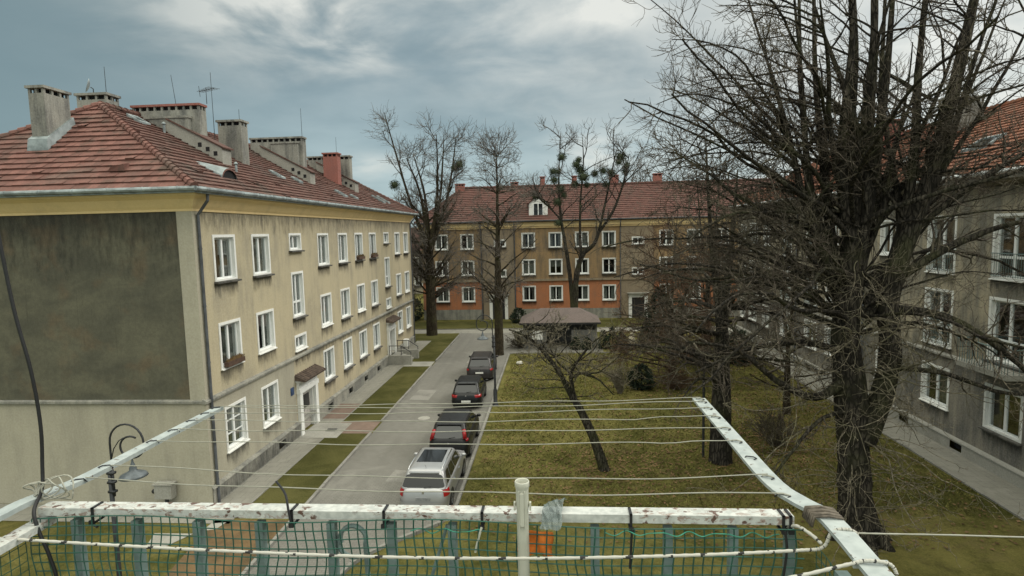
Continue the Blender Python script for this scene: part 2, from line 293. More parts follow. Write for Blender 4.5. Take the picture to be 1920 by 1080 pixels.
# ------------------------------------------------------------------ mesh building
class MB:
    def __init__(s): s.v = []; s.f = []; s.mi = []; s.tone = []
    def quadpts(s, pts, mi=0, tone=0.0):
        k = len(s.v); s.v += [tuple(p) for p in pts]; s.f.append(tuple(range(k, k+len(pts)))); s.mi.append(mi); s.tone.append(tone)
    def box(s, x0, x1, y0, y1, z0, z1, mi=0):
        k = len(s.v)
        s.v += [(x0, y0, z0), (x1, y0, z0), (x1, y1, z0), (x0, y1, z0), (x0, y0, z1), (x1, y0, z1), (x1, y1, z1), (x0, y1, z1)]
        for q in ((0, 3, 2, 1), (4, 5, 6, 7), (0, 1, 5, 4), (1, 2, 6, 5), (2, 3, 7, 6), (3, 0, 4, 7)):
            s.f.append(tuple(k+i for i in q)); s.mi.append(mi); s.tone.append(0.0)
    def hexa(s, p, mi=0):      # 8 corners, bottom 4 then top 4
        k = len(s.v); s.v += [tuple(q) for q in p]
        for q in ((0, 3, 2, 1), (4, 5, 6, 7), (0, 1, 5, 4), (1, 2, 6, 5), (2, 3, 7, 6), (3, 0, 4, 7)):
            s.f.append(tuple(k+i for i in q)); s.mi.append(mi); s.tone.append(0.0)
    def prism(s, poly, vec, mi=0):
        k = len(s.v); n = len(poly); vec = np.array(vec, float)
        s.v += [tuple(p) for p in poly]+[tuple(np.array(p)+vec) for p in poly]
        fs = [tuple(range(k+n-1, k-1, -1)), tuple(range(k+n, k+2*n))]+[(k+i, k+(i+1) % n, k+n+(i+1) % n, k+n+i) for i in range(n)]
        s.f += fs; s.mi += [mi]*len(fs); s.tone += [0.0]*len(fs)
    def tube(s, pts, r, n=6, mi=0, cap=True, flat=None):
        p = np.array(pts, float); N_ = len(p); r = np.full(N_, r) if np.isscalar(r) else np.array(r, float)
        t = np.gradient(p, axis=0) if N_ > 2 else np.repeat((p[1]-p[0])[None], 2, 0)
        t /= np.linalg.norm(t, axis=1)[:, None]+1e-12
        ref = np.array([0, 0, 1.0]) if abs(t[0][2]) < .9 else np.array([1.0, 0, 0])
        u = np.cross(t[0], ref); u /= np.linalg.norm(u); k = len(s.v)
        an = np.linspace(0, 2*math.pi, n, endpoint=False); ca, sa = np.cos(an), np.sin(an)
        for i in range(N_):
            u = u-t[i]*(u@t[i]); u /= np.linalg.norm(u)+1e-12; w = np.cross(t[i], u)
            s.v += (p[i]+r[i]*(ca[:, None]*u+sa[:, None]*w)).tolist()
        for i in range(N_-1):
            a = k+i*n
            for j in range(n):
                j2 = (j+1) % n; s.f.append((a+j, a+j2, a+n+j2, a+n+j)); s.mi.append(mi); s.tone.append(0.0)
        if cap:
            s.f.append(tuple(range(k+n-1, k-1, -1))); s.f.append(tuple(range(k+(N_-1)*n, k+N_*n))); s.mi += [mi]*2; s.tone += [0.0]*2
    def lathe(s, prof, n=24, c=(0, 0, 0), axis='z', mi=0):
        k = len(s.v)
        for (r, h) in prof:
            for j in range(n):
                a = 2*math.pi*j/n; q = (r*math.cos(a), r*math.sin(a), h)
                if axis == 'x': q = (q[2], q[0], q[1])
                s.v.append((c[0]+q[0], c[1]+q[1], c[2]+q[2]))
        for i in range(len(prof)-1):
            for j in range(n):
                j2 = (j+1) % n; a = k+i*n; s.f.append((a+j, a+j2, a+n+j2, a+n+j)); s.mi.append(mi); s.tone.append(0.0)
    def ellipsoid(s, c, r, n=10, m_=6, mi=0):
        prof = [(math.sin(math.pi*i/m_)*1.0+1e-5, -math.cos(math.pi*i/m_)) for i in range(m_+1)]
        k = len(s.v); s.lathe(prof, n, (0, 0, 0), 'z', mi)
        for i in range(k, len(s.v)):
            a = s.v[i]; s.v[i] = (c[0]+a[0]*r[0], c[1]+a[1]*r[1], c[2]+a[2]*r[2])
    def loft(s, rings, mi=0, cap0=True, cap1=True):
        k = len(s.v); n = len(rings[0])
        for R_ in rings: s.v += [tuple(p) for p in R_]
        for i in range(len(rings)-1):
            for j in range(n):
                j2 = (j+1) % n; a = k+i*n; s.f.append((a+j, a+j2, a+n+j2, a+n+j)); s.mi.append(mi); s.tone.append(0.0)
        if cap0: s.f.append(tuple(range(k+n-1, k-1, -1))); s.mi.append(mi); s.tone.append(0.0)
        if cap1: s.f.append(tuple(range(k+(len(rings)-1)*n, k+len(rings)*n))); s.mi.append(mi); s.tone.append(0.0)
    def wall(s, P, u0, u1, z0, z1, holes=(), mi=0):
        us = sorted({u0, u1, *[h[i] for h in holes for i in (0, 1) if u0 < h[i] < u1]}); zs = sorted({z0, z1, *[h[i] for h in holes for i in (2, 3) if z0 < h[i] < z1]})
        for a, b in zip(us, us[1:]):
            for c, d_ in zip(zs, zs[1:]):
                mu, mz = (a+b)/2, (c+d_)/2
                if any(h[0] < mu < h[1] and h[2] < mz < h[3] for h in holes): continue
                s.quadpts([P(a, c), P(b, c), P(b, d_), P(a, d_)], mi)
    def mesh(s, name, mats, smooth=False, attr=None, weld=False):
        me = bpy.data.meshes.new(name); me.from_pydata(s.v, [], s.f)
        for q in (mats if isinstance(mats, (list, tuple)) else [mats]): me.materials.append(q)
        if any(s.mi): me.polygons.foreach_set('material_index', s.mi)
        if attr: a = me.attributes.new(attr, 'FLOAT', 'FACE'); a.data.foreach_set('value', s.tone)
        if weld:
            bm = bmesh.new(); bm.from_mesh(me); bmesh.ops.remove_doubles(bm, verts=bm.verts, dist=.0005); bmesh.ops.recalc_face_normals(bm, faces=bm.faces); bm.to_mesh(me); bm.free()
        if smooth: me.polygons.foreach_set('use_smooth', [True]*len(me.polygons))
        me.update(); return me

def link(name, me, parent=None, loc=None, rot=0.0):
    o = bpy.data.objects.new(name, me); COL.objects.link(o)
    if parent is not None: o.parent = parent
    if loc is not None: o.location = loc
    if rot: o.rotation_euler = (0, 0, rot)
    return o
def empty(name, loc, label, cat, group=None, rz=0.0):
    o = bpy.data.objects.new(name, None); COL.objects.link(o); o.location = loc; o.rotation_euler = (0, 0, rz); o.empty_display_size = .2
    return tag(o, label, cat, group)
def tag(o, label, cat, group=None):
    o['label'] = label; o['category'] = cat
    if group: o['group'] = group
    return o
def part(name, mb, mats, root, smooth=False, attr=None, weld=False):
    """mesh in world coordinates hung under a root empty"""
    return link(name, mb.mesh(name, mats, smooth, attr, weld), root, -Vector(root.location))
def sub(name, mb, mats, parent, smooth=False, attr=None):
    return link(name, mb.mesh(name, mats, smooth, attr), parent)
def lpart(name, mb, mats, root, smooth=False, weld=False):
    return link(name, mb.mesh(name, mats, smooth, None, weld), root)
def structure(name, mb, mats, kind='structure', smooth=False):
    o = link(name, mb.mesh(name, mats, smooth)); o['kind'] = kind; return o
def sheet(name, polys, z, mt):
    mb = MB()
    for p in polys: mb.quadpts([(x, y, z) for x, y in p])
    return structure(name, mb, mt)

# ------------------------------------------------------------------ ground
sheet('ground', [[(-400, -60), (400, -60), (400, 500), (-400, 500)]], -.012, M['grass'])
def rect(x0, x1, y0, y1): return [(x0, y0), (x1, y0), (x1, y1), (x0, y1)]
corner = [(-3.72, 20.6), (-3.75, 19.9), (-4.15, 19.1), (-4.77, 18.5), (-5.4, 17.9), (-5.98, 17.2), (-6.3, 16.6), (-6.45, 16.0), (-6.5, 12.0)]
sheet('road', [[(-9.3, 9.0), (-6.5, 9.0)]+corner[::-1]+[(-3.75, 47.2), (-3.0, 47.9), (-9.3, 57.6)][:2]+[(-9.35, 47.9)],
               rect(-9.35, 3.9, 47.9, 57.4)], -.004, M['road'])
sheet('path', [rect(-40, 40, 57.4, 59.6)], -.002, M['slabs'])
sheet('pavement', [rect(-12.9, -11.55, 19.0, 53.5), rect(15.55, 17.3, 8, 60)], .004, M['slabs'])
sheet('footpath', [rect(-11.55, -9.42, 28.25, 30.1), rect(-12.86, -11.55, 30.6, 33.4)], .008, M['red_pavers'])
sheet('doorstep_apron', [rect(-12.85, -10.9, 27.6, 29.9), rect(-11.55, -9.42, 43.0, 44.6)], .012, M['concrete'])
sheet('verge', [rect(-11.55, -9.42, 19.6, 28.25), rect(-11.55, -9.42, 30.1, 43.0), rect(-11.55, -9.42, 44.6, 57.2), rect(-30, -11.55, 53.5, 57.2), rect(-40, 40, 59.6, 64.9)], .003, M['grass_green'])
sheet('bare_ground', [[(-12.2, 19.3), (-9.42, 19.3), (-9.35, 12), (-11.2, 12)]], .004, M['soil'])
sheet('gable_path', [rect(-30, -12.3, 19.0, 20.3)], .003, M['slabs'])
sheet('paving_remnant', [[(-13.78, 18.29), (-12.4, 18.3), (-12.83, 17.46), (-13.5, 17.5)], [(-12.2, 19.0), (-11.7, 19.1), (-11.8, 18.6), (-12.2, 18.5)]], .006, M['concrete'])
sheet('road_repair', [[(-8.9, 34.2), (-7.7, 34.1), (-7.6, 36.4), (-8.8, 36.5)], [(-7.0, 22.6), (-6.2, 22.5), (-6.1, 23.6), (-6.9, 23.8)], [(-6.9, 44.0), (-5.9, 43.8), (-5.6, 46.6), (-6.7, 46.7)]], .002, M['kerb'])
mb = MB()
def kerb_line(pts, w=.12, h=.10):
    p = [np.array((*q, 0.0)) for q in pts]
    for a, b in zip(p, p[1:]):
        L_ = np.linalg.norm(b-a); n_ = max(1, round(L_/1.0)); t = (b-a)/L_; s_ = np.array([-t[1], t[0], 0])*w/2
        for i in range(n_):
            q0 = a+t*(L_*i/n_+.008); q1 = a+t*(L_*(i+1)/n_-.008); dz = random.uniform(-.012, .012); e0 = np.array([0, 0, -.05]); e1 = np.array([0, 0, h+dz])
            mb.hexa([q0-s_+e0, q1-s_+e0, q1+s_+e0, q0+s_+e0, q0-s_+e1, q1-s_+e1, q1+s_+e1, q0+s_+e1])
kerb_line([(-9.36, 9), (-9.36, 28.2)]); kerb_line([(-9.36, 30.15), (-9.36, 42.95)]); kerb_line([(-9.36, 44.65), (-9.36, 57.3)])
kerb_line(corner[::-1]); kerb_line([(-3.72, 20.6), (-3.80, 47.0)]); kerb_line([(-3.8, 47.5), (15.5, 47.5)], .1, .05)
kerb_line([(15.5, 8), (15.5, 47.5)], .08, .05); kerb_line([(-11.55, 19.6), (-11.55, 27.6)], .06, .03); kerb_line([(-11.55, 30.2), (-11.55, 43)], .06, .03)
kerb_line([(-40, 59.66), (40, 59.66)], .1, .06)
structure('kerb', mb, M['kerb'])
# grass blades as one uncountable mass
def blades(name, n, region, hmin, hmax, mt):
    x = RNG.uniform(region[0], region[1], n); yy = RNG.uniform(region[2]**.5, region[3]**.5, n)**2
    h = RNG.uniform(hmin, hmax, n); a = RNG.uniform(0, 2*math.pi, n); w = RNG.uniform(.012, .03, n)*(1+yy/60); ln = RNG.uniform(-.08, .08, (n, 2))
    v = np.zeros((n, 3, 3)); dx, dy = np.cos(a)*w, np.sin(a)*w
    v[:, 0] = np.stack([x-dx, yy-dy, np.zeros(n)], 1); v[:, 1] = np.stack([x+dx, yy+dy, np.zeros(n)], 1); v[:, 2] = np.stack([x+ln[:, 0], yy+ln[:, 1], h], 1)
    me = bpy.data.meshes.new(name); me.vertices.add(3*n); me.vertices.foreach_set('co', v.ravel()); me.loops.add(3*n); me.loops.foreach_set('vertex_index', np.arange(3*n))
    me.polygons.add(n); me.polygons.foreach_set('loop_start', np.arange(0, 3*n, 3)); me.polygons.foreach_set('loop_total', np.full(n, 3)); me.materials.append(mt); me.update(calc_edges=True)
    o = link(name, me); o['kind'] = 'stuff'; return o
blades('grass', 42000, (-3.4, 15.4, 20.2, 47.3), .03, .10, M['blade'])

def litter(name, n, region, mt, bias=None):
    x = RNG.uniform(region[0], region[1], n); y = RNG.uniform(region[2]**.5, region[3]**.5, n)**2
    if bias is not None:
        k = int(n*.6); c = bias[RNG.integers(0, len(bias), k)]; q = RNG.normal(0, 1, (k, 2))*c[:, 2:3]; x[:k] = c[:, 0]+q[:, 0]; y[:k] = c[:, 1]+q[:, 1]
        ok = (x > region[0]) & (x < region[1]) & (y > region[2]) & (y < region[3]); x, y = x[ok], y[ok]; n = len(x)
    r = RNG.uniform(.03, .065, n)*(1+y/70); a = RNG.uniform(0, 6.28, n); v = np.zeros((n, 4, 3))
    for j, (u, w) in enumerate(((1, 0), (0, .6), (-1, 0), (0, -.6))): v[:, j] = np.stack([x+r*(u*np.cos(a)-w*np.sin(a)), y+r*(u*np.sin(a)+w*np.cos(a)), .02+RNG.uniform(0, .035, n)], 1)
    me = bpy.data.meshes.new(name); me.vertices.add(4*n); me.vertices.foreach_set('co', v.ravel()); me.loops.add(4*n); me.loops.foreach_set('vertex_index', np.arange(4*n))
    me.polygons.add(n); me.polygons.foreach_set('loop_start', np.arange(0, 4*n, 4)); me.polygons.foreach_set('loop_total', np.full(n, 4)); me.materials.append(mt); me.update(calc_edges=True)
    o = link(name, me); o['kind'] = 'stuff'; return o
litter('leaf_litter', 6500, (-3.5, 15.4, 18.0, 47.3), plain('dead_leaf', (.15, .095, .05), .9, 0, .55, 1.1, .1), np.array([(9.5, 18.8, 3.0), (7, 24.9, 2.6), (2, 24, 1.8), (12.2, 31.5, 2.4), (7.6, 38.5, 3.0), (10, 27, 1.5)]))

# ------------------------------------------------------------------ windows
def win_set(w, h, kind='casement', band=.11, depth=.15, sill=True, muntin=False):
    S = {}
    mb = MB(); a = w/2; p = .03
    for (x0, x1, z0, z1) in ((-a-band, a+band, h, h+band), (-a-band, -a, -band*.6, h), (a, a+band, -band*.6, h), (-a, a, -band*.6, 0)): mb.box(x0, x1, -.01, p, z0, z1)
    for q in ([(-a, 0, 0), (-a, -depth, 0), (-a, -depth, h), (-a, 0, h)], [(a, -depth, 0), (a, 0, 0), (a, 0, h), (a, -depth, h)], [(-a, -depth, h), (a, -depth, h), (a, 0, h), (-a, 0, h)], [(-a, 0, 0), (a, 0, 0), (a, -depth, 0), (-a, -depth, 0)]): mb.quadpts(q)
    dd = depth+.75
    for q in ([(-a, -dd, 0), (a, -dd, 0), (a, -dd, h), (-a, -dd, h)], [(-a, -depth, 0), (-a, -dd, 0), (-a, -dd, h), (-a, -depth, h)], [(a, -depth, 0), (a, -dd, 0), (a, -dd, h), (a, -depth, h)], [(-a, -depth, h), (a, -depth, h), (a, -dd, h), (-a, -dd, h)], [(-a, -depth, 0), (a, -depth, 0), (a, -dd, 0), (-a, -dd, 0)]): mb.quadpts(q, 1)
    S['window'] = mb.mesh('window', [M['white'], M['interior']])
    mb = MB(); t = .075; y0, y1 = -depth-.01, -depth+.05
    mb.box(-a, a, y0, y1, h-t, h); mb.box(-a, a, y0, y1, 0, t); mb.box(-a, -a+t, y0, y1, t, h-t); mb.box(a-t, a, y0, y1, t, h-t)
    if kind != 'single': mb.box(-.055, .055, y0, y1+.006, t, h-t)
    if kind == 'french': mb.box(-a+t, -.055, y0, y1-.004, h*.33-.05, h*.33+.05); mb.box(.055, a-t, y0, y1-.004, h*.33-.05, h*.33+.05)
    if muntin:
        for k in (1, 2): mb.box(-a+t, -.055, y0, y1-.01, h*k/3-.018, h*k/3+.018); mb.box(.055, a-t, y0, y1-.01, h*k/3-.018, h*k/3+.018)
    S['frame'] = mb.mesh('frame', M['white_pvc'])
    mb = MB(); mb.quadpts([(-a+.02, -depth+.012, .02), (a-.02, -depth+.012, .02), (a-.02, -depth+.012, h-.02), (-a+.02, -depth+.012, h-.02)]); S['pane'] = mb.mesh('pane', M['glass'])
    mb = MB(); mb.hexa([(-a-.16, -.02, -.13), (a+.16, -.02, -.13), (a+.16, .17, -.15), (-a-.16, .17, -.15), (-a-.16, -.02, -.055), (a+.16, -.02, -.055), (a+.16, .18, -.085), (-a-.16, .18, -.085)])
    S['sill'] = mb.mesh('sill', M['sill'])
    mb = MB(); mb.hexa([(-a-.13, -.02, -.11), (a+.13, -.02, -.11), (a+.13, .10, -.12), (-a-.13, .10, -.12), (-a-.13, -.02, -.062), (a+.13, -.02, -.062), (a+.13, .10, -.08), (-a-.13, .10, -.08)])
    S['sill_white'] = mb.mesh('sill', M['white'])
    def curt(spans, mt, nm):
        mb = MB()
        for (u0, u1, zb) in spans:
            n = max(6, int((u1-u0)/.04)); us = np.linspace(u0, u1, n); ys = -depth-.12+.022*np.sin(us*58)+.01*np.sin(us*23)
            for i in range(n-1): mb.quadpts([(us[i], ys[i], zb), (us[i+1], ys[i+1], zb), (us[i+1], ys[i+1], h-.03), (us[i], ys[i], h-.03)])
        return mb.mesh(nm, mt, True)
    S['c0'] = curt([(-a+.03, a-.03, .04)], M['curtain'], 'curtain'); S['c1'] = curt([(-a+.03, -a*.35, .04), (a*.35, a-.03, .04)], M['curtain'], 'curtain')
    S['c2'] = curt([(-a+.03, a*.2, .04)], M['curtain'], 'curtain'); S['c3'] = curt([(-a+.03, -a*.5, .04), (a*.45, a-.03, .04)], M['drape'], 'curtain')
    S['c4'] = curt([(-a+.03, a-.03, h*.5)], M['curtain'], 'curtain')
    me = bpy.data.meshes.new('stain'); n = 9; vs = []; fs = []; fd = []
    for i in range(n):
        for j in range(2): vs.append(((-a-.16)+(2*a+.32)*j, .006, -.14-.62*i/(n-1))); fd.append(1-i/(n-1))
    for i in range(n-1): fs.append((2*i, 2*i+1, 2*i+3, 2*i+2))
    me.from_pydata(vs, [], fs); at = me.attributes.new('fade', 'FLOAT', 'POINT'); at.data.foreach_set('value', fd); me.materials.append(M['stain']); me.update(); S['stain'] = me
    S['w'] = w; S['h'] = h
    return S
def put_window(root, S, pos, rot, curtain=None, sill='sill', stain=True):
    loc = Vector(pos)-Vector(root.location)
    w_ = link('window', S['window'], root, loc, rot)
    link('frame', S['frame'], w_); link('pane', S['pane'], w_)
    if sill: link('sill', S[sill], w_)
    c = random.choice(['c0', 'c1', 'c2', 'c3', 'c4', None, 'c3', 'c1']) if curtain is None else curtain
    if c: link('curtain', S[c], w_)
    if stain: link('stain', S['stain'], w_)
    return w_
WA = win_set(1.36, 1.62); WM = win_set(1.36, 1.62, muntin=True); WS = win_set(1.16, .68); WT = win_set(1.16, 2.1, 'french'); WX = win_set(1.16, .60)
WF = win_set(1.32, 1.56); WD = win_set(1.75, 2.35, 'french'); WR = win_set(1.30, 1.62); WR2 = win_set(1.75, 1.66); WB = win_set(.75, .34, 'single', .05, .10)

def roof_tiles(mb, E0, U, V, t1, sL, sR, course=.36, tw=.32, mi=0, lift=.075):
    """courses of tiles on the plane E0+s*U+t*V; s runs from sL(t) to sR(t)"""
    E0, U, V = (np.array(a, float) for a in (E0, U, V)); Nn = np.cross(U, V); Nn /= np.linalg.norm(Nn)
    if Nn[2] < 0: Nn = -Nn
    n = int(math.ceil(t1/course))
    for j in range(n):
        a, b = j*course, min((j+1)*course+.05, t1); l0, l1, r0, r1 = sL(a), sL(b), sR(a), sR(b)
        cells = np.arange(math.floor(min(l0, l1)/tw)-1, math.ceil(max(r0, r1)/tw)+1)
        for c in cells:
            s0, s1 = (c+(j % 2)*.5)*tw, (c+1+(j % 2)*.5)*tw
            p0, p1, q0, q1 = max(s0, l0), min(s1, r0), max(s0, l1), min(s1, r1)
            if p1-p0 < .01 and q1-q0 < .01: continue
            p1 = max(p1, p0); q1 = max(q1, q0)
            lf = lift+random.uniform(-.012, .012)+(random.random() < .012)*.05; lb = .006+random.uniform(0, .008); tn = random.random()
            A = E0+U*p0+V*a+Nn*(lf+random.uniform(-.006, .006)); B = E0+U*p1+V*a+Nn*(lf+random.uniform(-.006, .006)); C = E0+U*q1+V*b+Nn*lb; D = E0+U*q0+V*b+Nn*lb
            mb.quadpts([A, B, C, D], mi, tn); mb.quadpts([E0+U*p0+V*a-Nn*.01, E0+U*p1+V*a-Nn*.01, B, A], mi, tn)
def ridge_caps(mb, a, b, r=.13, step=.36, mi=0):
    a, b = np.array(a, float), np.array(b, float); L_ = np.linalg.norm(b-a); n = int(L_/step)
    for i in range(n):
        p = a+(b-a)*(i/n); q = a+(b-a)*((i+1.12)/n); tn = random.random(); k = len(mb.tone)
        mb.tube([p+[0, 0, .05], q+[0, 0, .02]], [r*1.08, r*.88], 8, mi)
        for j in range(k, len(mb.tone)): mb.tone[j] = tn
def chimney(root, roof, x0, x1, y0, y1, zb, zt, mt, cap=.07, pots=True, capm=None):
    mb = MB(); n = 6
    mb.box(x0, x1, y0, y1, zb, zt-.28)
    if pots:                              # ventilation slots under the slab
        nx = max(2, int((x1-x0)/.35)); ny = max(2, int((y1-y0)/.35)); w = .09
        for i in range(nx+1):
            xx = x0+w/2+(x1-x0-w)*i/nx
            mb.box(xx-w/2, xx+w/2, y0, y0+w, zt-.28, zt-.10); mb.box(xx-w/2, xx+w/2, y1-w, y1, zt-.28, zt-.10)
        for i in range(1, ny):
            yy = y0+w/2+(y1-y0-w)*i/ny
            mb.box(x0, x0+w, yy-w/2, yy+w/2, zt-.28, zt-.10); mb.box(x1-w, x1, yy-w/2, yy+w/2, zt-.28, zt-.10)
        mb.box(x0+.12, x1-.12, y0+.12, y1-.12, zt-.28, zt-.10, 1)
    else: mb.box(x0, x1, y0, y1, zt-.28, zt-.10)
    mb.box(x0-cap, x1+cap, y0-cap, y1+cap, zt-.10, zt, 2 if capm else 0)
    mats = [mt, M['interior']]+([capm] if capm else [])
    return sub('chimney', mb, mats, roof)
def aerial(x, y, z, h, label, yagi=True, lean=0.0, ang=.4):
    t = empty('tv_antenna', (x, y, z), label, 'antenna', 'aerials on the rooftops')
    mb = MB(); mb.tube([(0, 0, 0), (lean, 0, h)], [.016, .010], 6); lpart('mast', mb, M['dark_metal'], t)
    if yagi:
        mb = MB(); c, s_ = math.cos(ang), math.sin(ang); zz = h*.8
        mb.tube([(-.75*c, -.75*s_, zz), (.55*c, .55*s_, zz+.05)], .014, 5)
        for i in range(8):
            k = -.7+i*.17; L_ = .28-.015*i; mb.tube([(k*c-L_*s_, k*s_+L_*c, zz+.015), (k*c+L_*s_, k*s_-L_*c, zz+.015)], .009, 4)
        mb.tube([(.55*c, .55*s_, zz-.2), (.62*c, .62*s_, zz+.3)], .012, 4)
        lpart('elements', mb, M['dark_metal'], t)
    return t

# ------------------------------------------------------------------ left building
XL = -12.92; EX, EY = -12.3, 19.65; RX = -19.2; AZ = 15.75; EZ = 11.75; AY = 24.42; YEND = 52.4; EYF = 53.0; WX0 = 2*RX-XL; EX0 = 2*RX-EX
K = (AZ-EZ)/(EX-RX); KF = (AZ-EZ)/(AY-EY)
BL = empty('apartment_building', (-19, 36, 0), 'long beige three-storey apartment block with a blank sooty end wall and weathered red tiled roof', 'building')
cols = [22.28, 25.16, 32.2, 35.27, 38.25, 41.24, 47.85, 50.63]; stairs = [28.65, 44.67]
holesL = []; jobs = []
for c in cols:
    holesL.append((c-.68, c+.68, 8.40, 10.02)); jobs.append((WA, c, 8.40, 'sill'))
    holesL.append((c-.68, c+.68, 5.00, 6.62)); jobs.append((WA, c, 5.00, 'sill' if c > 33 and random.random() < .5 else 'sill_white'))
    z1 = 1.68 if c < 26 else 1.88
    holesL.append((c-.68, c+.68, z1, z1+1.62)); jobs.append((WM if c < 23 else WA, c, z1, 'sill_white' if c < 30 or c > 46 else 'sill'))
for c in stairs:
    holesL.append((c-.58, c+.58, 9.36, 10.04)); jobs.append((WS, c, 9.36, 'sill'))
    holesL.append((c-.58, c+.58, 6.02, 8.12)); jobs.append((WT, c, 6.02, 'sill'))
    holesL.append((c-.58, c+.58, 4.36, 4.96)); jobs.append((WX, c, 4.36, 'sill_white'))
doorh = [(28.22, 29.78, .0, 2.05), (44.2, 45.5, .55, 2.45)]
holesL += doorh
cell = [(c-.375, c+.375, .18, .52) for c in (25.9, 31.9, 35.3, 38.3, 41.2)]
PL = lambda u, z: (XL, u, z)
mb = MB(); mb.wall(PL, 20.35, YEND, 4.0, 11.0, holesL)
part('wall', mb, M['left_plaster'], BL)
mb = MB(); mb.wall(PL, 20.35, 27.75, .78, 4.0, holesL); part('pale_lower_wall', mb, M['left_pale'], BL)
mb = MB(); mb.wall(PL, 27.75, YEND, .78, 4.0, holesL); part('lower_wall', mb, M['left_plaster'], BL)
mb = MB(); PP = lambda u, z: (XL+.09, u, z); mb.wall(PP, 20.26, YEND, -.05, .70, doorh+cell+[(28.1, 29.9, 0, .8), (44.1, 45.6, 0, .8)])
mb.hexa([(XL-.05, 20.35, .68), (XL+.14, 20.24, .66), (XL+.14, YEND, .66), (XL-.05, YEND, .68), (XL-.05, 20.35, .80), (XL+.11, 20.24, .72), (XL+.11, YEND, .72), (XL-.05, YEND, .80)])
part('plinth', mb, M['plinth'], BL)
for c in cell:
    mb = MB(); w = .375; mb.box(XL-.22, XL-.2, c[0], c[1], c[2], c[3], 1); mb.box(XL-.2, XL+.09, c[0]-.02, c[0]+.03, c[2], c[3]); mb.box(XL-.2, XL+.09, c[1]-.03, c[1]+.02, c[2], c[3]); mb.box(XL-.2, XL+.1, c[0], c[1], c[3]-.03, c[3]+.02)
    for i in range(6): mb.box(XL-.02, XL+.0, c[0]+.1+i*.11, c[0]+.115+i*.11, c[2], c[3], 2)
    part('cellar_window', mb, [M['plinth'], M['interior'], M['dark_metal']], BL)
for S, c, z, sl in jobs: put_window(BL, S, (XL, c, z), -math.pi/2, sill=sl, stain=not (z > 9.2))
for (yy, zz) in ((38.25, 8.40), (41.24, 8.40), (22.28, 5.0)):
    mb = MB(); mb.box(XL+.03, XL+.22, yy-.62, yy+.62, zz-.02, zz+.16)
    rb = np.random.default_rng(int(yy*10))
    for _ in range(90):
        c = np.array([XL+rb.uniform(.04, .21), yy+rb.uniform(-.6, .6), zz+.16]); mb.quadpts([c, c+[.02, .03, .05], c+rb.uniform(-.05, .05, 3)+[0, 0, rb.uniform(.06, .16)], c+[-.02, -.02, .05]], 1)
    part('flower_box', mb, [plain('box_brown', (.085, .05, .035), .8), M['soil']], BL)
# end walls
PG = lambda u, z: (u, 20.35, z)
mb = MB(); mb.wall(PG, WX0, XL-.55, 4.0, 11.0); part('sooty_end_wall', mb, M['soot'], BL)
mb = MB(); mb.wall(PG, WX0, XL-.55, -.05, 4.0); part('pale_end_wall', mb, M['left_pale'], BL)
mb = MB(); mb.box(XL-.56, XL+.035, 20.31, 20.36, .0, 11.0); mb.box(XL-.02, XL+.035, 20.36, 20.75, .79, 11.0); part('corner_pilaster', mb, M['left_pale'], BL)
mb = MB(); mb.wall(lambda u, z: (u, YEND, z), WX0, XL, -.05, 11.0); mb.wall(lambda u, z: (WX0, u, z), 20.35, YEND, -.05, 11.0); part('rear_wall', mb, M['left_pale'], BL)
def grime(root, P, u0, u1, z0, h, fades):
    n = 8; vs = []; fs = []; fd = []; us = np.linspace(u0, u1, int((u1-u0)/1.0)+2)
    for i in range(n):
        for u in us: vs.append(P(u, z0-h*i/(n-1))); fd.append(fades[0]+(fades[1]-fades[0])*i/(n-1))
    w = len(us)
    for i in range(n-1):
        for j in range(w-1): fs.append((i*w+j, i*w+j+1, (i+1)*w+j+1, (i+1)*w+j))
    me = bpy.data.meshes.new('grime'); me.from_pydata(vs, [], fs); at = me.attributes.new('fade', 'FLOAT', 'POINT'); at.data.foreach_set('value', fd); me.materials.append(M['stain'])
    return link('grime', me, root, -Vector(root.location))
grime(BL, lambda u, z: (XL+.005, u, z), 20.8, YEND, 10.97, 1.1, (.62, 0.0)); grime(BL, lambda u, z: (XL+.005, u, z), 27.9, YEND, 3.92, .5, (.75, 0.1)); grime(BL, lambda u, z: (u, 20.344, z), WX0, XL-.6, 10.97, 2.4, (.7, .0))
grime(BL, lambda u, z: (XL+.094, u, z), 20.4, 27.9, .66, .6, (.3, .6))
mb = MB()       # string course on both visible sides
mb.hexa([(XL-.05, 20.22, 3.93), (XL+.12, 20.22, 3.93), (XL+.12, YEND, 3.93), (XL-.05, YEND, 3.93), (XL-.05, 20.22, 4.12), (XL+.13, 20.22, 4.02), (XL+.13, YEND, 4.02), (XL-.05, YEND, 4.12)])
mb.hexa([(WX0, 20.24, 3.95), (XL-.05, 20.24, 3.95), (XL-.05, 20.36, 3.95), (WX0, 20.36, 3.95), (WX0, 20.235, 4.03), (XL-.05, 20.235, 4.03), (XL-.05, 20.36, 4.08), (WX0, 20.36, 4.08)])
part('string_course', mb, M['plinth'], BL)
mb = MB()       # coved cornice: profile swept along the front and the gable
prof = [(0.0, 10.98), (.05, 10.98), (.06, 11.06), (.14, 11.16), (.30, 11.40), (.44, 11.50), (.48, 11.52), (.48, 11.62), (0.0, 11.62)]
r1 = []
for (o_, z) in prof: r1.append([(WX0-o_, 20.35-o_, z), (XL+o_, 20.35-o_, z), (XL+o_, YEND+o_, z), (WX0-o_, YEND+o_, z)])
for i in range(len(prof)-1):
    for j in range(4): mb.quadpts([r1[i][j], r1[i][(j+1) % 4], r1[i+1][(j+1) % 4], r1[i+1][j]])
part('cornice', mb, M['cornice'], BL)
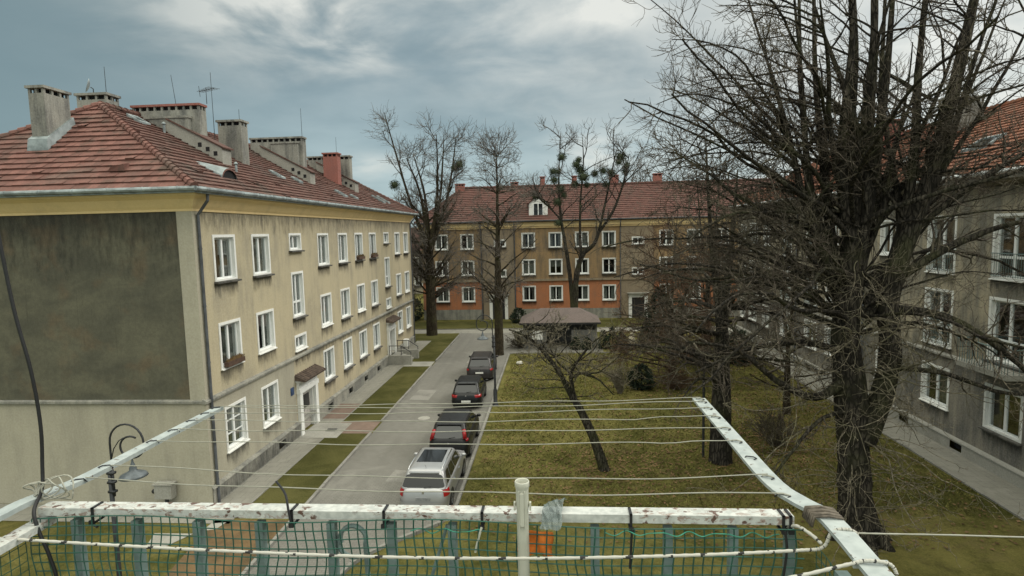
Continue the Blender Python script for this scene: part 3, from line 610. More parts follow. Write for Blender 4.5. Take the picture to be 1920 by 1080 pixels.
def gutter(pts, r, root, mt):
    mb = MB(); mb.tube(pts, r, 8); p = np.array(pts)
    for a, b in zip(p, p[1:]):
        n = int(np.linalg.norm(b-a)/1.2)
        for i in range(n): q = a+(b-a)*(i+.5)/n; t = (b-a)/np.linalg.norm(b-a)*.02; mb.tube([q-t, q+t], r*1.14, 8)
    return part('gutter', mb, mt, root)
gutter([(EX0-.1, EY-.06, EZ-.03), (EX+.06, EY-.06, EZ-.03)], .085, BL, M['metal_zinc']); gutter([(EX+.06, EY-.06, EZ-.03), (EX+.06, EYF, EZ-.06)], .085, BL, M['metal_zinc'])
mb = MB(); mb.box(EX0-.1, EX, EY-.02, EY+.32, EZ-.16, EZ-.10); mb.box(EX-.32, EX+.02, EY+.32, EYF, EZ-.17, EZ-.10); part('eaves_flashing', mb, M['metal_zinc'], BL)
mb = MB()
hyp = math.hypot(EX-RX, AZ-EZ); V = np.array([-(EX-RX), 0, AZ-EZ])/hyp; dyl = (AY-EY)/hyp; FY = EYF-4.5; dyr = (EYF-FY)/hyp
roof_tiles(mb, (EX, EY, EZ), (0, 1, 0), V, hyp, lambda t: t*dyl, lambda t: EYF-EY-t*dyr, mi=0)
hy2 = math.hypot(AY-EY, AZ-EZ); V2 = np.array([0, AY-EY, AZ-EZ])/hy2; dx2 = (EX-RX)/hy2
roof_tiles(mb, (EX0, EY, EZ), (1, 0, 0), V2, hy2, lambda t: t*dx2, lambda t: (EX-EX0)-t*dx2, mi=1)
mb.quadpts([(EX0, EY, EZ), (RX, AY, AZ), (RX, FY, AZ), (EX0, EYF, EZ)], 0, .4); mb.quadpts([(EX0, EYF, EZ), (RX, FY, AZ), (EX, EYF, EZ)], 0, .4)
mb.quadpts([(EX, EY, EZ), (RX, AY, AZ), (RX, FY, AZ), (EX, EYF, EZ)], 0, .4); mb.quadpts([(EX0, EY, EZ), (EX, EY, EZ), (RX, AY, AZ)], 1, .4)
ridge_caps(mb, (EX, EY, EZ), (RX, AY, AZ), .14, .30, 1); ridge_caps(mb, (EX0, EY, EZ), (RX, AY, AZ), .14, .3, 1); ridge_caps(mb, (RX, AY, AZ), (RX, FY, AZ), .14, .36, 0); ridge_caps(mb, (EX, EYF, EZ), (RX, FY, AZ), .14, .36, 0)
rfL = part('roof', mb, [M['tile_dark'], M['tile_red']], BL, attr='tone')
zE = lambda x: EZ+K*(EX-x); zS = lambda y: EZ+KF*(y-EY)
chimney(BL, rfL, -20.06, -19.42, 21.85, 23.05, 13.2, 15.98, M['chimney'])
mb = MB(); mb.hexa([(-20.16, 21.66, 13.5), (-19.30, 21.66, 13.5), (-19.30, 23.15, 14.55), (-20.16, 23.15, 14.55), (-20.12, 21.70, 13.95), (-19.34, 21.70, 13.95), (-19.34, 23.1, 15.0), (-20.12, 23.1, 15.0)]); sub('chimney_flashing', mb, M['metal_zinc'], rfL)
chimney(BL, rfL, -20.72, -19.35, 25.0, 25.75, 14.6, 16.42, M['chimney'])
chimney(BL, rfL, -19.5, -16.25, 26.75, 27.3, 13.9, 16.22, M['chimney'], .05, True, M['red_chimney'])
chimney(BL, rfL, -18.7, -16.65, 26.47, 26.75, 14.0, 15.62, M['chimney'], .05, False)
chimney(BL, rfL, -16.82, -15.62, 29.2, 29.85, 13.2, 15.9, M['chimney'])
chimney(BL, rfL, -18.4, -15.15, 35.4, 35.95, 13.4, 16.02, M['chimney'], .05, True)
chimney(BL, rfL, -17.0, -15.35, 35.15, 35.4, 13.6, 15.68, M['chimney'], .05, False)
chimney(BL, rfL, -16.5, -15.45, 42.0, 42.65, 13.2, 15.92, M['red_chimney'])
chimney(BL, rfL, -18.3, -15.1, 43.55, 44.1, 13.2, 15.9, M['chimney'])
for (yy, xb) in ((26.35, -15.05), (35.0, -14.6), (43.4, -14.7)):        # ventilated fire walls running down the slope
    mb = MB(); x0, x1 = -17.6, xb; y0, y1 = yy, yy+.75; hh = .62
    mb.hexa([(x0, y0, zE(x0)-.1), (x1, y0, zE(x1)-.1), (x1, y1, zE(x1)-.1), (x0, y1, zE(x0)-.1), (x0, y0, zE(x0)+hh), (x1, y0, zE(x1)+hh+.12), (x1, y1, zE(x1)+hh+.12), (x0, y1, zE(x0)+hh)])
    for i in range(3):
        xx = x1-.32-.36*i; zz = zE(xx)+.32; mb.box(xx-.09, xx+.09, y0-.006, y0+.02, zz-.1, zz+.1, 1)
    mb.hexa([(x0, y0-.08, zE(x0)+hh), (x1+.1, y0-.08, zE(x1)+hh+.10), (x1+.1, y1+.08, zE(x1)+hh+.10), (x0, y1+.08, zE(x0)+hh), (x0, y0-.08, zE(x0)+hh+.06), (x1+.1, y0-.08, zE(x1)+hh+.16), (x1+.1, y1+.08, zE(x1)+hh+.16), (x0, y1+.08, zE(x0)+hh+.06)], 2)
    sub('fire_wall', mb, [M['concrete'], M['interior'], M['tile_dark']], rfL)
mb = MB()     # arched eyebrow dormer
nA = 10; ff = []; bk = []
for i in range(nA+1):
    a = math.pi*i/nA; yv = 24.0+.58*math.cos(a)*-1; zz = .46*math.sin(a); ff.append((-13.45, yv, zE(-13.45)+zz)); bk.append((-14.45-.25*math.sin(a), yv, zE(-14.45-.25*math.sin(a))+.05))
for i in range(nA): mb.quadpts([ff[i], ff[i+1], bk[i+1], bk[i]])
mb.quadpts([(p[0]-.05, p[1], p[2]-.03) for p in ff], 1)
for i in range(nA): mb.quadpts([ff[i], ff[i+1], (ff[i+1][0]+.02, ff[i+1][1], ff[i+1][2]-.07), (ff[i][0]+.02, ff[i][1], ff[i][2]-.07)], 2)
sub('eyebrow_dormer', mb, [M['metal_zinc'], M['interior'], M['tile_red']], rfL)
def roof_window(x0, x1, y0, y1, zf, rf, fl=.06):
    mb = MB()
    def bar(xa, xb, ya, yb, h, mi): mb.hexa([(xb, ya, zf(xb)-.05), (xa, ya, zf(xa)-.05), (xa, yb, zf(xa)-.05), (xb, yb, zf(xb)-.05), (xb, ya, zf(xb)+h), (xa, ya, zf(xa)+h), (xa, yb, zf(xa)+h), (xb, yb, zf(xb)+h)], mi)
    bar(x0, x1, y0, y0+.09, .16, 0); bar(x0, x1, y1-.09, y1, .16, 0); bar(x0, x0+.09, y0+.09, y1-.09, .16, 0); bar(x1-.09, x1, y0+.09, y1-.09, .16, 0); bar(x0+.09, x1-.09, y0+.09, y1-.09, .11, 1)
    return sub('roof_window', mb, [M['metal_zinc'], M['car_glass'] if 'car_glass' in M else M['metal_zinc']], rf)
def carglass_f(gg, b, o):
    gg.put(b.inputs['Base Color'], (.012, .014, .015)); b.inputs['Roughness'].default_value = .06; b.inputs['Specular IOR Level'].default_value = .6
M['car_glass'] = mat('tinted_glass', carglass_f)
for (a, b_, c, d_) in ((-18.5, -17.9, 25.0, 25.7), (-14.1, -13.4, 37.5, 38.1), (-13.8, -13.35, 39.5, 40.0), (-14.4, -13.4, 46.2, 46.8), (-14.5, -13.5, 47.9, 48.5), (-15.2, -14.5, 31.0, 31.5), (-14.9, -14.4, 33.0, 33.5)): roof_window(a, b_, c, d_, zE, rfL)
for (xx, yy) in ((-17.5, 26.0), (-14.25, 26.0)):
    mb = MB(); mb.tube([(xx, yy, zE(xx)-.1), (xx, yy, zE(xx)+.42)], .055, 8); mb.lathe([(.09, 0), (.10, .03), (.02, .12)], 10, (xx, yy, zE(xx)+.40)); sub('vent_pipe', mb, M['metal_zinc'], rfL)
for (xx, yy) in ((-15.65, 20.58),):
    mb = MB(); zz = zS(yy); mb.hexa([(xx-.3, yy-.2, zz-.05), (xx+.3, yy-.2, zz-.05), (xx+.3, yy+.2, zz+.1), (xx-.3, yy+.2, zz+.1), (xx-.2, yy-.22, zz+.08), (xx+.3, yy-.2, zz+.2), (xx+.25, yy+.15, zz+.26), (xx-.2, yy+.2, zz+.2)]); sub('slipped_tile', mb, M['tile_red'], rfL)
def downpipe(root, x, y, z0, z1, out, mt=None, r=.055):
    mb = MB(); ox, oy = out
    mb.tube([(x+ox*.42, y+oy*.42, z1+.75), (x+ox*.40, y+oy*.40, z1+.50), (x+ox*.12, y+oy*.12, z1+.15), (x, y, z1), (x, y, z0+1.0)], r, 8)
    mb.tube([(x, y, z0+1.0), (x, y, z0+.05)], r*1.15, 8)
    z = z0+1.2
    while z < z1: mb.tube([(x, y, z), (x, y, z+.05)], r*1.25, 8); z += 2.1
    return part('downpipe', mb, mt or M['pipe_grey'], root)
downpipe(BL, XL+.11, 20.55, 0, 10.85, (1, 0)); downpipe(BL, XL+.11, YEND-.25, 0, 10.85, (1, 0))
# entrances
def portal(root, y0, y1, z0, z1, canopy, wood=True):
    ym = (y0+y1)/2; mb = MB()
    mb.box(XL-.02, XL+.16, y0-.34, y0-.02, z0, z1+.1); mb.box(XL-.02, XL+.16, y1+.02, y1+.34, z0, z1+.1); mb.box(XL-.02, XL+.20, y0-.38, y1+.38, z1+.1, z1+.32); mb.box(XL-.02, XL+.14, y0-.34, y1+.34, z1+.32, z1+.70); mb.box(XL-.02, XL+.26, y0-.44, y1+.44, z1+.70, z1+.80)
    for q in (y0, y1-.06): mb.box(XL-.25, XL+.0, q, q+.06, z0, z1)
    mb.box(XL-.25, XL+.0, y0+.06, y1-.06, z1-.06, z1)
    p = part('portal', mb, M['white'], root)
    mb = MB(); c = canopy
    mb.hexa([(XL-.02, y0-.5, z1+.82), (XL+.55, y0-.5, z1+.74), (XL+.55, y1+.5, z1+.74), (XL-.02, y1+.5, z1+.82), (XL-.02, y0-.5, z1+1.08), (XL+.58, y0-.5, z1+.82), (XL+.58, y1+.5, z1+.82), (XL-.02, y1+.5, z1+1.08)])
    n = 11
    for i in range(n):
        yy = y0-.5+(y1-y0+1.0)*(i+.5)/n; mb.tube([(XL, yy, z1+1.08), (XL+.6, yy, z1+.82)], .06, 6)
    sub('canopy', mb, plain('weathered_canopy', (.115, .085, .068), .9, 0, .4), p)
    mb = MB(); mb.box(XL-.24, XL-.22, y0, y1, z0, z1, 1); mb.box(XL-.22, XL-.16, y0+.52, y1-.06, z0+.02, z1-.06); mb.box(XL-.16, XL-.145, y0+.64, y1-.18, z0+1.1, z1-.25, 1); mb.box(XL-.16, XL-.10, y0+.58, y0+.62, z0+.95, z0+1.1, 1)
    part('door', mb, [M['door_wood'], M['door_dark']], root)
portal(BL, 28.22, 29.78, 0.0, 2.05, True); portal(BL, 44.2, 45.5, .55, 2.45, True)
mb = MB(); mb.box(XL-.01, XL+.04, 27.2, 27.5, 2.25, 2.62); part('house_number_plate', mb, plain('blue_enamel', (.03, .06, .14), .4), BL)
mb = MB()
for i in range(4): mb.box(XL+.10, XL+1.55-.28*i, 43.9, 45.8, -.02 if i == 0 else .14*i+.002, .14*(i+1))
mb.box(XL+.10, XL+1.9, 43.55, 43.88, 0, .72); mb.box(XL+.10, XL+1.9, 45.82, 46.15, 0, .72)
part('steps', mb, M['concrete'], BL)
mb = MB()
for yy in (43.7, 46.0):
    mb.tube([(XL+.15, yy, 1.45), (XL+1.1, yy, 1.45), (XL+1.85, yy, .95), (XL+1.85, yy, .7)], .03, 6); mb.tube([(XL+.2, yy, .7), (XL+.2, yy, 1.45)], .025, 6); mb.tube([(XL+1.1, yy, .7), (XL+1.1, yy, 1.45)], .025, 6)
part('handrail', mb, M['dark_metal'], BL)
mb = MB(); mb.box(XL+.09, XL+.45, 48.2, 48.75, .5, 1.1); part('gas_box', mb, M['white'], BL)

aerial(-16.0, 27.0, 16.22, .75, 'branched television aerial clamped to the wide chimney top with red capping', True, 0, 2.6)
aerial(-16.9, 29.0, 14.3, 3.9, 'tallest aerial mast with two crossbars, right of the wide chimney on the beige block', False)
aerial(-19.0, 29.5, 15.7, 2.6, 'thin leaning aerial rod above the red-capped chimney', False, -.28)
aerial(-20.1, 26.0, 15.7, 2.1, 'thin upright rod beside the chimney carrying the satellite dish', False)
aerial(-15.6, 36.5, 15.0, 2.9, 'thin aerial rod behind the second wide grey chimney', False)
aerial(-16.4, 44.5, 14.1, 3.3, 'double rod aerial beyond the red brick chimney', False)
aerial(-16.9, 31.5, 14.4, 2.5, 'thin aerial rod rising behind the narrow grey chimney', False)
t = empty('satellite_dish', (-20.15, 25.3, 16.42), 'small white satellite dish on the grey chimney behind the roof peak', 'satellite dish')
mb = MB(); mb.tube([(0, 0, 0), (0, 0, .25), (-.05, -.08, .3)], .02, 6); lpart('bracket', mb, M['dark_metal'], t)
mb = MB(); pr = [(.001, 0), (.12, .012), (.22, .045), (.30, .09), (.30, .10), (.22, .06), (.001, .02)]; mb.lathe(pr, 18)
o = lpart('dish', mb, M['metal_zinc'], t, True); o.location = (-.05, -.12, .34); o.rotation_euler = (rad(75), 0, rad(-50))
t = empty('utility_box', (-14.55, 20.1, 0), 'pale utility cabinet on a short stand against the blank end wall', 'utility box')
mb = MB(); mb.box(-.36, .30, -.16, .14, .42, .95); mb.box(-.40, .34, -.2, .16, .95, 1.0); lpart('cabinet', mb, M['concrete'], t)
mb = MB(); mb.tube([(0, 0, 0), (0, 0, .45)], .07, 8); lpart('stand', mb, M['dark_metal'], t)
mb = MB(); mb.ellipsoid((-.42, -.05, .68), (.10, .10, .09)); lpart('valve', mb, M['black'], t)

# ------------------------------------------------------------------ far building
YF = 66.42; FX0, FX1 = -15.1, 33.0
BF = empty('apartment_building', (8, 72, 0), 'distant apartment block with orange-red ground floor, ochre upper storeys and white-gabled dormer', 'building')
fc = [-12.8, -9.85, -2.9, .15, 3.1, 6.1, 12.4, 15.4, 18.4, 21.4, 27.5]; holesF = []; jobs = []
for c in fc:
    for z in (2.12, 5.12, 8.12): holesF.append((c-.66, c+.66, z, z+1.56)); jobs.append((WF, c, z))
for c in (-6.1, 9.3, 24.5):
    for z in (4.9, 8.3): holesF.append((c-.58, c+.58, z, z+.68)); jobs.append((WS, c, z))
fd = [(-7.1, -5.7, .0, 2.3), (8.6, 10.0, 0, 2.3)]; holesF += fd
PF = lambda u, z: (u, YF, z)
for nm, u0, u1, z0, z1, mt in (('ground_floor_wall', FX0, FX1, 1.15, 4.35, 'far_orange'), ('upper_wall', FX0, FX1, 4.35, 10.3, 'far_ochre')):
    mb = MB(); mb.wall(PF, u0, u1, z0, z1, holesF); part(nm, mb, M[mt], BF)
for c in (-6.35, 9.2):
    mb = MB(); mb.wall(lambda u, z: (u, YF-.06, z), c-1.85, c+1.85, 0, 10.3, holesF); mb.box(c-1.85, c-1.80, YF-.06, YF, 0, 10.3); mb.box(c+1.80, c+1.85, YF-.06, YF, 0, 10.3); part('stair_bay', mb, M['far_grey'], BF)
mb = MB(); mb.wall(lambda u, z: (u, YF-.03, z), FX0, FX1, -.05, 1.15, fd); part('plinth', mb, M['plinth'], BF)
mb = MB(); mb.box(FX0-.1, FX1, YF-.18, YF+.02, 4.32, 4.56); part('string_course', mb, M['far_grey'], BF)
mb = MB(); mb.box(FX0-.15, FX1, YF-.16, YF+.02, 10.3, 10.5); mb.box(FX0-.3, FX1, YF-.30, YF+.02, 10.5, 10.95); part('cornice', mb, M['cornice'], BF)
mb = MB(); mb.wall(lambda u, z: (FX0, u, z), YF, YF+12, -.05, 10.9); mb.wall(lambda u, z: (u, YF+12, z), FX0, FX1, -.05, 10.9); mb.wall(lambda u, z: (FX1, u, z), YF, YF+12, -.05, 10.9); part('side_wall', mb, M['far_ochre'], BF)
for S, c, z in jobs: put_window(BF, S, (c, YF-(.06 if S is WS else 0), z), math.pi, sill='sill' if random.random() < .6 else 'sill_white', stain=True)
for (a, b_, z0, z1) in fd:
    mb = MB(); mb.box(a-.35, a, YF-.16, YF-.06, 0, 2.6); mb.box(b_, b_+.35, YF-.16, YF-.06, 0, 2.6); mb.box(a-.35, b_+.35, YF-.161, YF-.06, 2.6, 2.75); mb.box(a, b_, YF-.13, YF-.06, 2.3, 2.6); p = part('portal', mb, M['white'], BF)
    mb = MB(); mb.box(a-.5, b_+.5, YF-.6, YF-.06, 2.76, 2.86); sub('canopy', mb, M['concrete'], p)
    mb = MB(); mb.box(a, b_, YF+.1, YF+.15, 0, 2.3); part('door', mb, M['door_dark'], BF)
FE = 11.1; FR = 15.35; EY0 = YF-.55; RY = YF+6.0
hyp = math.hypot(RY-EY0, FR-FE); V = np.array([0, RY-EY0, FR-FE])/hyp; dl = 4.6/hyp
mb = MB(); roof_tiles(mb, (FX0-.55, EY0, FE), (1, 0, 0), V, hyp, lambda t: t*dl, lambda t: FX1-FX0+.55, .42, .42)
mb.quadpts([(FX0-.55, EY0, FE), (FX0+4.05, RY, FR), (FX0-.55, YF+12.5, FE)], 0, .5); mb.quadpts([(FX0-.55, YF+12.5, FE), (FX0+4.05, RY, FR), (FX1, RY, FR), (FX1, YF+12.5, FE)], 0, .5)
ridge_caps(mb, (FX0+4.05, RY, FR), (FX1, RY, FR), .16, .42); ridge_caps(mb, (FX0-.55, EY0, FE), (FX0+4.05, RY, FR), .16, .42)
rfF = part('roof', mb, M['tile_far'], BF, attr='tone')
gutter([(FX0-.6, EY0-.05, FE-.03), (FX1, EY0-.05, FE-.03)], .10, BF, M['dark_metal'])
for (x0, x1, zt, yy) in ((-11.9, -10.8, 15.9, RY-.6), (-8.6, -7.9, 15.5, RY+.2), (-5.2, -4.3, 16.0, RY+.4), (-1.6, -1.0, 16.6, RY+.8), (2.3, 2.9, 16.6, RY+1), (6.8, 7.9, 16.5, RY+.3), (12, 13, 16.5, RY)): chimney(BF, rfF, x0, x1, yy, yy+.7, 13.6, zt, M['red_chimney'])
mb = MB(); dx = -1.72; yb = EY0+.9; z0 = 11.65
mb.prism([(dx-1.05, yb, z0), (dx+1.05, yb, z0), (dx+1.05, yb, z0+1.35), (dx, yb, z0+2.25), (dx-1.05, yb, z0+1.35)], (0, 3.0, 0))
dm = sub('dormer', mb, M['white'], rfF)
mb = MB()
for s_ in (-1, 1): mb.hexa([(dx, yb-.15, z0+2.25), (dx+s_*1.25, yb-.15, z0+1.2), (dx+s_*1.25, yb+3, z0+1.2), (dx, yb+3, z0+2.25), (dx, yb-.15, z0+2.40), (dx+s_*1.3, yb-.15, z0+1.30), (dx+s_*1.3, yb+3, z0+1.30), (dx, yb+3, z0+2.40)])
mb.box(dx-.55, dx+.55, yb-.03, yb-.01, z0+.1, z0+1.35, 1); mb.box(dx-.05, dx+.05, yb-.06, yb-.03, z0+.1, z0+1.35, 2)
for s_ in (-1, 1): mb.box(dx+s_*.55-.06, dx+s_*.55+.06, yb-.06, yb-.03, z0+.1, z0+1.35, 2)
sub('dormer_trim', mb, [M['tile_far'], M['car_glass'], M['white_pvc']], rfF)
roof_window(8.2, 9.0, 0, 0, lambda x: 0, rfF) if False else None
for xx in (-8.25, -4.45, 7.35): downpipe(BF, xx, YF-.14, 0, 10.2, (0, -1), M['pipe_grey'])

# ------------------------------------------------------------------ right building
XR = 17.3; RY0, RY1 = 8.0, 57.0
BR = empty('apartment_building', (23, 32, 0), 'grimy grey-brown apartment block with white French windows, small balcony and orange tiled roof', 'building')
holesR = []; jobs = []
for c, kind in ((11.5, 'd'), (14.5, 'w'), (19.5, 'd'), (23.6, 'd'), (27.7, 'd'), (31.9, 'w'), (35.0, 'w'), (38.0, 'w'), (40.9, 'd'), (45.3, 'd'), (49.4, 'w'), (52.6, 'd'), (55.3, 'w')):
    for fl, zb in enumerate((1.72, 4.52, 7.78)):
        if kind == 'd' and fl > 0: S = WD; z = zb
        elif kind == 'd': S = WR2; z = zb
        else: S = WR; z = (1.72, 5.12, 8.4)[fl]
        holesR.append((c-S['w']/2, c+S['w']/2, z, z+S['h'])); jobs.append((S, c, z))
PRr = lambda u, z: (XR, u, z)
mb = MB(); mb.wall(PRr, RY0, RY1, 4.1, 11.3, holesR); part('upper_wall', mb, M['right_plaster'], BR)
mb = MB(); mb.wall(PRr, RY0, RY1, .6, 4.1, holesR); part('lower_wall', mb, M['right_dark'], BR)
cellr = [(c-.375, c+.375, .12, .44) for c in (26.0, 29.8, 33.4, 37, 40.9)]
mb = MB(); mb.wall(lambda u, z: (XR-.1, u, z), RY0, RY1, -.05, .55, cellr); mb.hexa([(XR-.15, RY0, .52), (XR+.05, RY0, .52), (XR+.05, RY1, .52), (XR-.15, RY1, .52), (XR-.12, RY0, .57), (XR+.05, RY0, .66), (XR+.05, RY1, .66), (XR-.12, RY1, .57)])
for c in cellr: mb.box(XR+.1, XR+.12, c[0], c[1], c[2], c[3], 1)
part('plinth', mb, [M['concrete'], M['interior']], BR)
mb = MB(); mb.hexa([(XR-.13, RY0, 4.02), (XR+.05, RY0, 4.02), (XR+.05, RY1, 4.02), (XR-.13, RY1, 4.02), (XR-.13, RY0, 4.10), (XR+.05, RY0, 4.2), (XR+.05, RY1, 4.2), (XR-.13, RY1, 4.10)]); part('string_course', mb, M['concrete'], BR)
mb = MB(); mb.wall(lambda u, z: (u, RY1, z), XR, XR+12.4, -.05, 11.3); mb.wall(lambda u, z: (u, RY0, z), XR, XR+12.4, -.05, 11.3); mb.wall(lambda u, z: (XR+12.4, u, z), RY0, RY1, -.05, 11.3); part('side_wall', mb, M['right_dark'], BR)
for S, c, z in jobs:
    put_window(BR, S, (XR, c, z), math.pi/2, sill='sill_white' if random.random() < .6 else 'sill', stain=random.random() < .7)
    if S is WD and not (c == 23.6 and z < 5):
        mb = MB()
        for i in range(15): yy = c-.85+1.7*i/14; mb.tube([(XR-.10, yy, z+.02), (XR-.10, yy, z+.92)], .011, 4)
        mb.tube([(XR-.10, c-.92, z+.93), (XR-.10, c+.92, z+.93)], .02, 6); mb.tube([(XR-.10, c-.92, z+.06), (XR-.10, c+.92, z+.06)], .014, 6)
        for e in (-.92, .92): mb.tube([(XR, c+e, z+.93), (XR-.10, c+e, z+.93)], .016, 5); mb.tube([(XR, c+e, z+.06), (XR-.10, c+e, z+.06)], .016, 5)
        part('window_grille', mb, M['baluster'], BR)
mb = MB(); mb.box(XR-.95, XR, 22.2, 25.0, 4.14, 4.34); bal = part('balcony', mb, M['concrete'], BR)
mb = MB()
for i in range(20): yy = 22.25+2.7*i/19; mb.tube([(XR-.9, yy, 4.34), (XR-.9, yy, 5.25)], .014, 4)
for i in range(5):
    xx = XR-.9+.2*i
    for yy in (22.25, 24.95): mb.tube([(xx, yy, 4.34), (xx, yy, 5.25)], .014, 4)
mb.tube([(XR, 22.25, 5.26), (XR-.9, 22.25, 5.26), (XR-.9, 24.95, 5.26), (XR, 24.95, 5.26)], .028, 6)
sub('railing', mb, M['baluster'], bal)
OE = 16.65; OZ = 11.85; ORX = XR+6.2; ORZ = 15.9
mb = MB(); mb.hexa([(OE+.02, RY0, OZ-.32), (XR+.2, RY0, OZ-.55), (XR+.2, RY1+.5, OZ-.55), (OE+.02, RY1+.5, OZ-.32), (OE+.02, RY0, OZ-.12), (XR+.2, RY0, OZ-.05), (XR+.2, RY1+.5, OZ-.05), (OE+.02, RY1+.5, OZ-.12)]); part('eaves', mb, M['right_dark'], BR)
gutter([(OE-.05, RY0, OZ-.05), (OE-.05, RY1+.6, OZ-.05)], .085, BR, plain('pale_gutter', (.62, .63, .62), .4, .2, .15))
hyp = math.hypot(ORX-OE, ORZ-OZ); V = np.array([ORX-OE, 0, ORZ-OZ])/hyp; dl = 4.5/hyp; KR = (ORZ-OZ)/(ORX-OE)
mb = MB(); roof_tiles(mb, (OE, RY0, OZ), (0, 1, 0), V, hyp, lambda t: 0.0, lambda t: RY1+.6-RY0-t*dl, .36, .32)
mb.quadpts([(ORX, RY0, ORZ), (ORX, RY1-3.9, ORZ), (2*ORX-OE, RY1+.6, OZ), (2*ORX-OE, RY0, OZ)], 0, .5); mb.quadpts([(OE, RY1+.6, OZ), (ORX, RY1-3.9, ORZ), (2*ORX-OE, RY1+.6, OZ)], 0, .5)
ridge_caps(mb, (ORX, RY0, ORZ), (ORX, RY1-3.9, ORZ), .15, .36)
rfR = part('roof', mb, M['tile_orange'], BR, attr='tone')
zR = lambda x: OZ+KR*(x-OE)
chimney(BR, rfR, 20.7, 22.6, 33.3, 33.95, 13.4, 16.5, M['chimney']); chimney(BR, rfR, 22.3, 23.6, 47.0, 47.7, 14.6, 17.0, M['chimney']); chimney(BR, rfR, 21.5, 22.9, 41.0, 41.6, 14.2, 16.7, M['red_chimney'])
def rw(x0, x1, y0, y1): return roof_window(x1, x0, y0, y1, zR, rfR)
for a in ((18.7, 19.6, 27.4, 28.9), (18.7, 19.5, 33.4, 34.2), (19.2, 20.0, 38.5, 39.3)):
    roof_window(a[0], a[1], a[2], a[3], zR, rfR)
downpipe(BR, XR-.11, 34.0, 0, 11.1, (-1, 0)); downpipe(BR, XR-.11, 43.2, 0, 11.1, (-1, 0))

# ------------------------------------------------------------------ building glimpsed through the gap
BD = empty('distant_house', (-26, 100, 0), 'pale grey distant house glimpsed in the gap between the beige and far blocks', 'house'); yd = 96.0
hd = []; jd = []
for c in (-34.5, -31.5, -28.5, -25.5, -22.5, -19.5):
    for z in (1.4, 4.4): hd.append((c-.66, c+.66, z, z+1.56)); jd.append((c, z))
mb = MB(); mb.wall(lambda u, z: (u, yd, z), -37, -15.5, 0, 7.2, hd); mb.wall(lambda u, z: (-15.5, u, z), yd, yd+9, 0, 7.2); mb.wall(lambda u, z: (-37, u, z), yd, yd+9, 0, 7.2); mb.wall(lambda u, z: (u, yd+9, z), -37, -15.5, 0, 7.2); part('wall', mb, M['right_plaster'], BD)
for c, z in jd: put_window(BD, WF, (c, yd, z), math.pi)
mb = MB(); mb.prism([(-37.5, yd-.5, 7.2), (-37.5, yd+9.5, 7.2), (-37.5, yd+4.5, 11.0)], (22.5, 0, 0)); part('roof', mb, M['tile_far'], BD)

# ------------------------------------------------------------------ waste shelter
t = empty('waste_shelter', (.4, 50.5, 0), 'low grey waste shelter with a brownish hipped roof and dark opening', 'shelter')
mb = MB(); y0, y1 = 49.5, 52.6
mb.box(-2.75, -.75, y0, y0+.12, 0, 1.55); mb.box(1.35, 3.5, y0, y0+.12, 0, 1.55); mb.box(-2.75, -2.63, y0+.12, y1, 0, 1.75); mb.box(3.38, 3.5, y0+.12, y1, 0, 1.75); mb.box(-2.63, 3.38, y1-.12, y1, 0, 1.75)
for xx in (-2.7, -.5, 1.1, 3.45): mb.box(xx-.06, xx+.06, y0-.06, y0+.06, 1.552, 2.1); mb.box(xx-.06, xx+.06, y1-.06, y1+.06, 1.751, 2.1)
part('wall', mb, M['shed_wall'], t)
mb = MB(); e = (-3.05, 3.8, y0-.4, y1+.4)
b4 = [(e[0], e[2], 2.08), (e[1], e[2], 2.08), (e[1], e[3], 2.08), (e[0], e[3], 2.08)]; t4 = [(e[0], e[2], 2.24), (e[1], e[2], 2.24), (e[1], e[3], 2.24), (e[0], e[3], 2.24)]; rr = [(-1.3, 51.05, 3.25), (2.05, 51.05, 3.25)]
mb.quadpts([t4[0], t4[1], rr[1], rr[0]]); mb.quadpts([t4[1], t4[2], rr[1]]); mb.quadpts([t4[2], t4[3], rr[0], rr[1]]); mb.quadpts([t4[3], t4[0], rr[0]]); mb.quadpts(b4[::-1])
for i in range(4): mb.quadpts([b4[i], b4[(i+1) % 4], t4[(i+1) % 4], t4[i]], 1)
part('roof', mb, [M['shed_roof'], M['door_dark']], t)
mb = MB(); mb.box(-2.0, -1.1, y0-.03, y0-.002, .75, 1.55); part('notice', mb, M['white'], t)

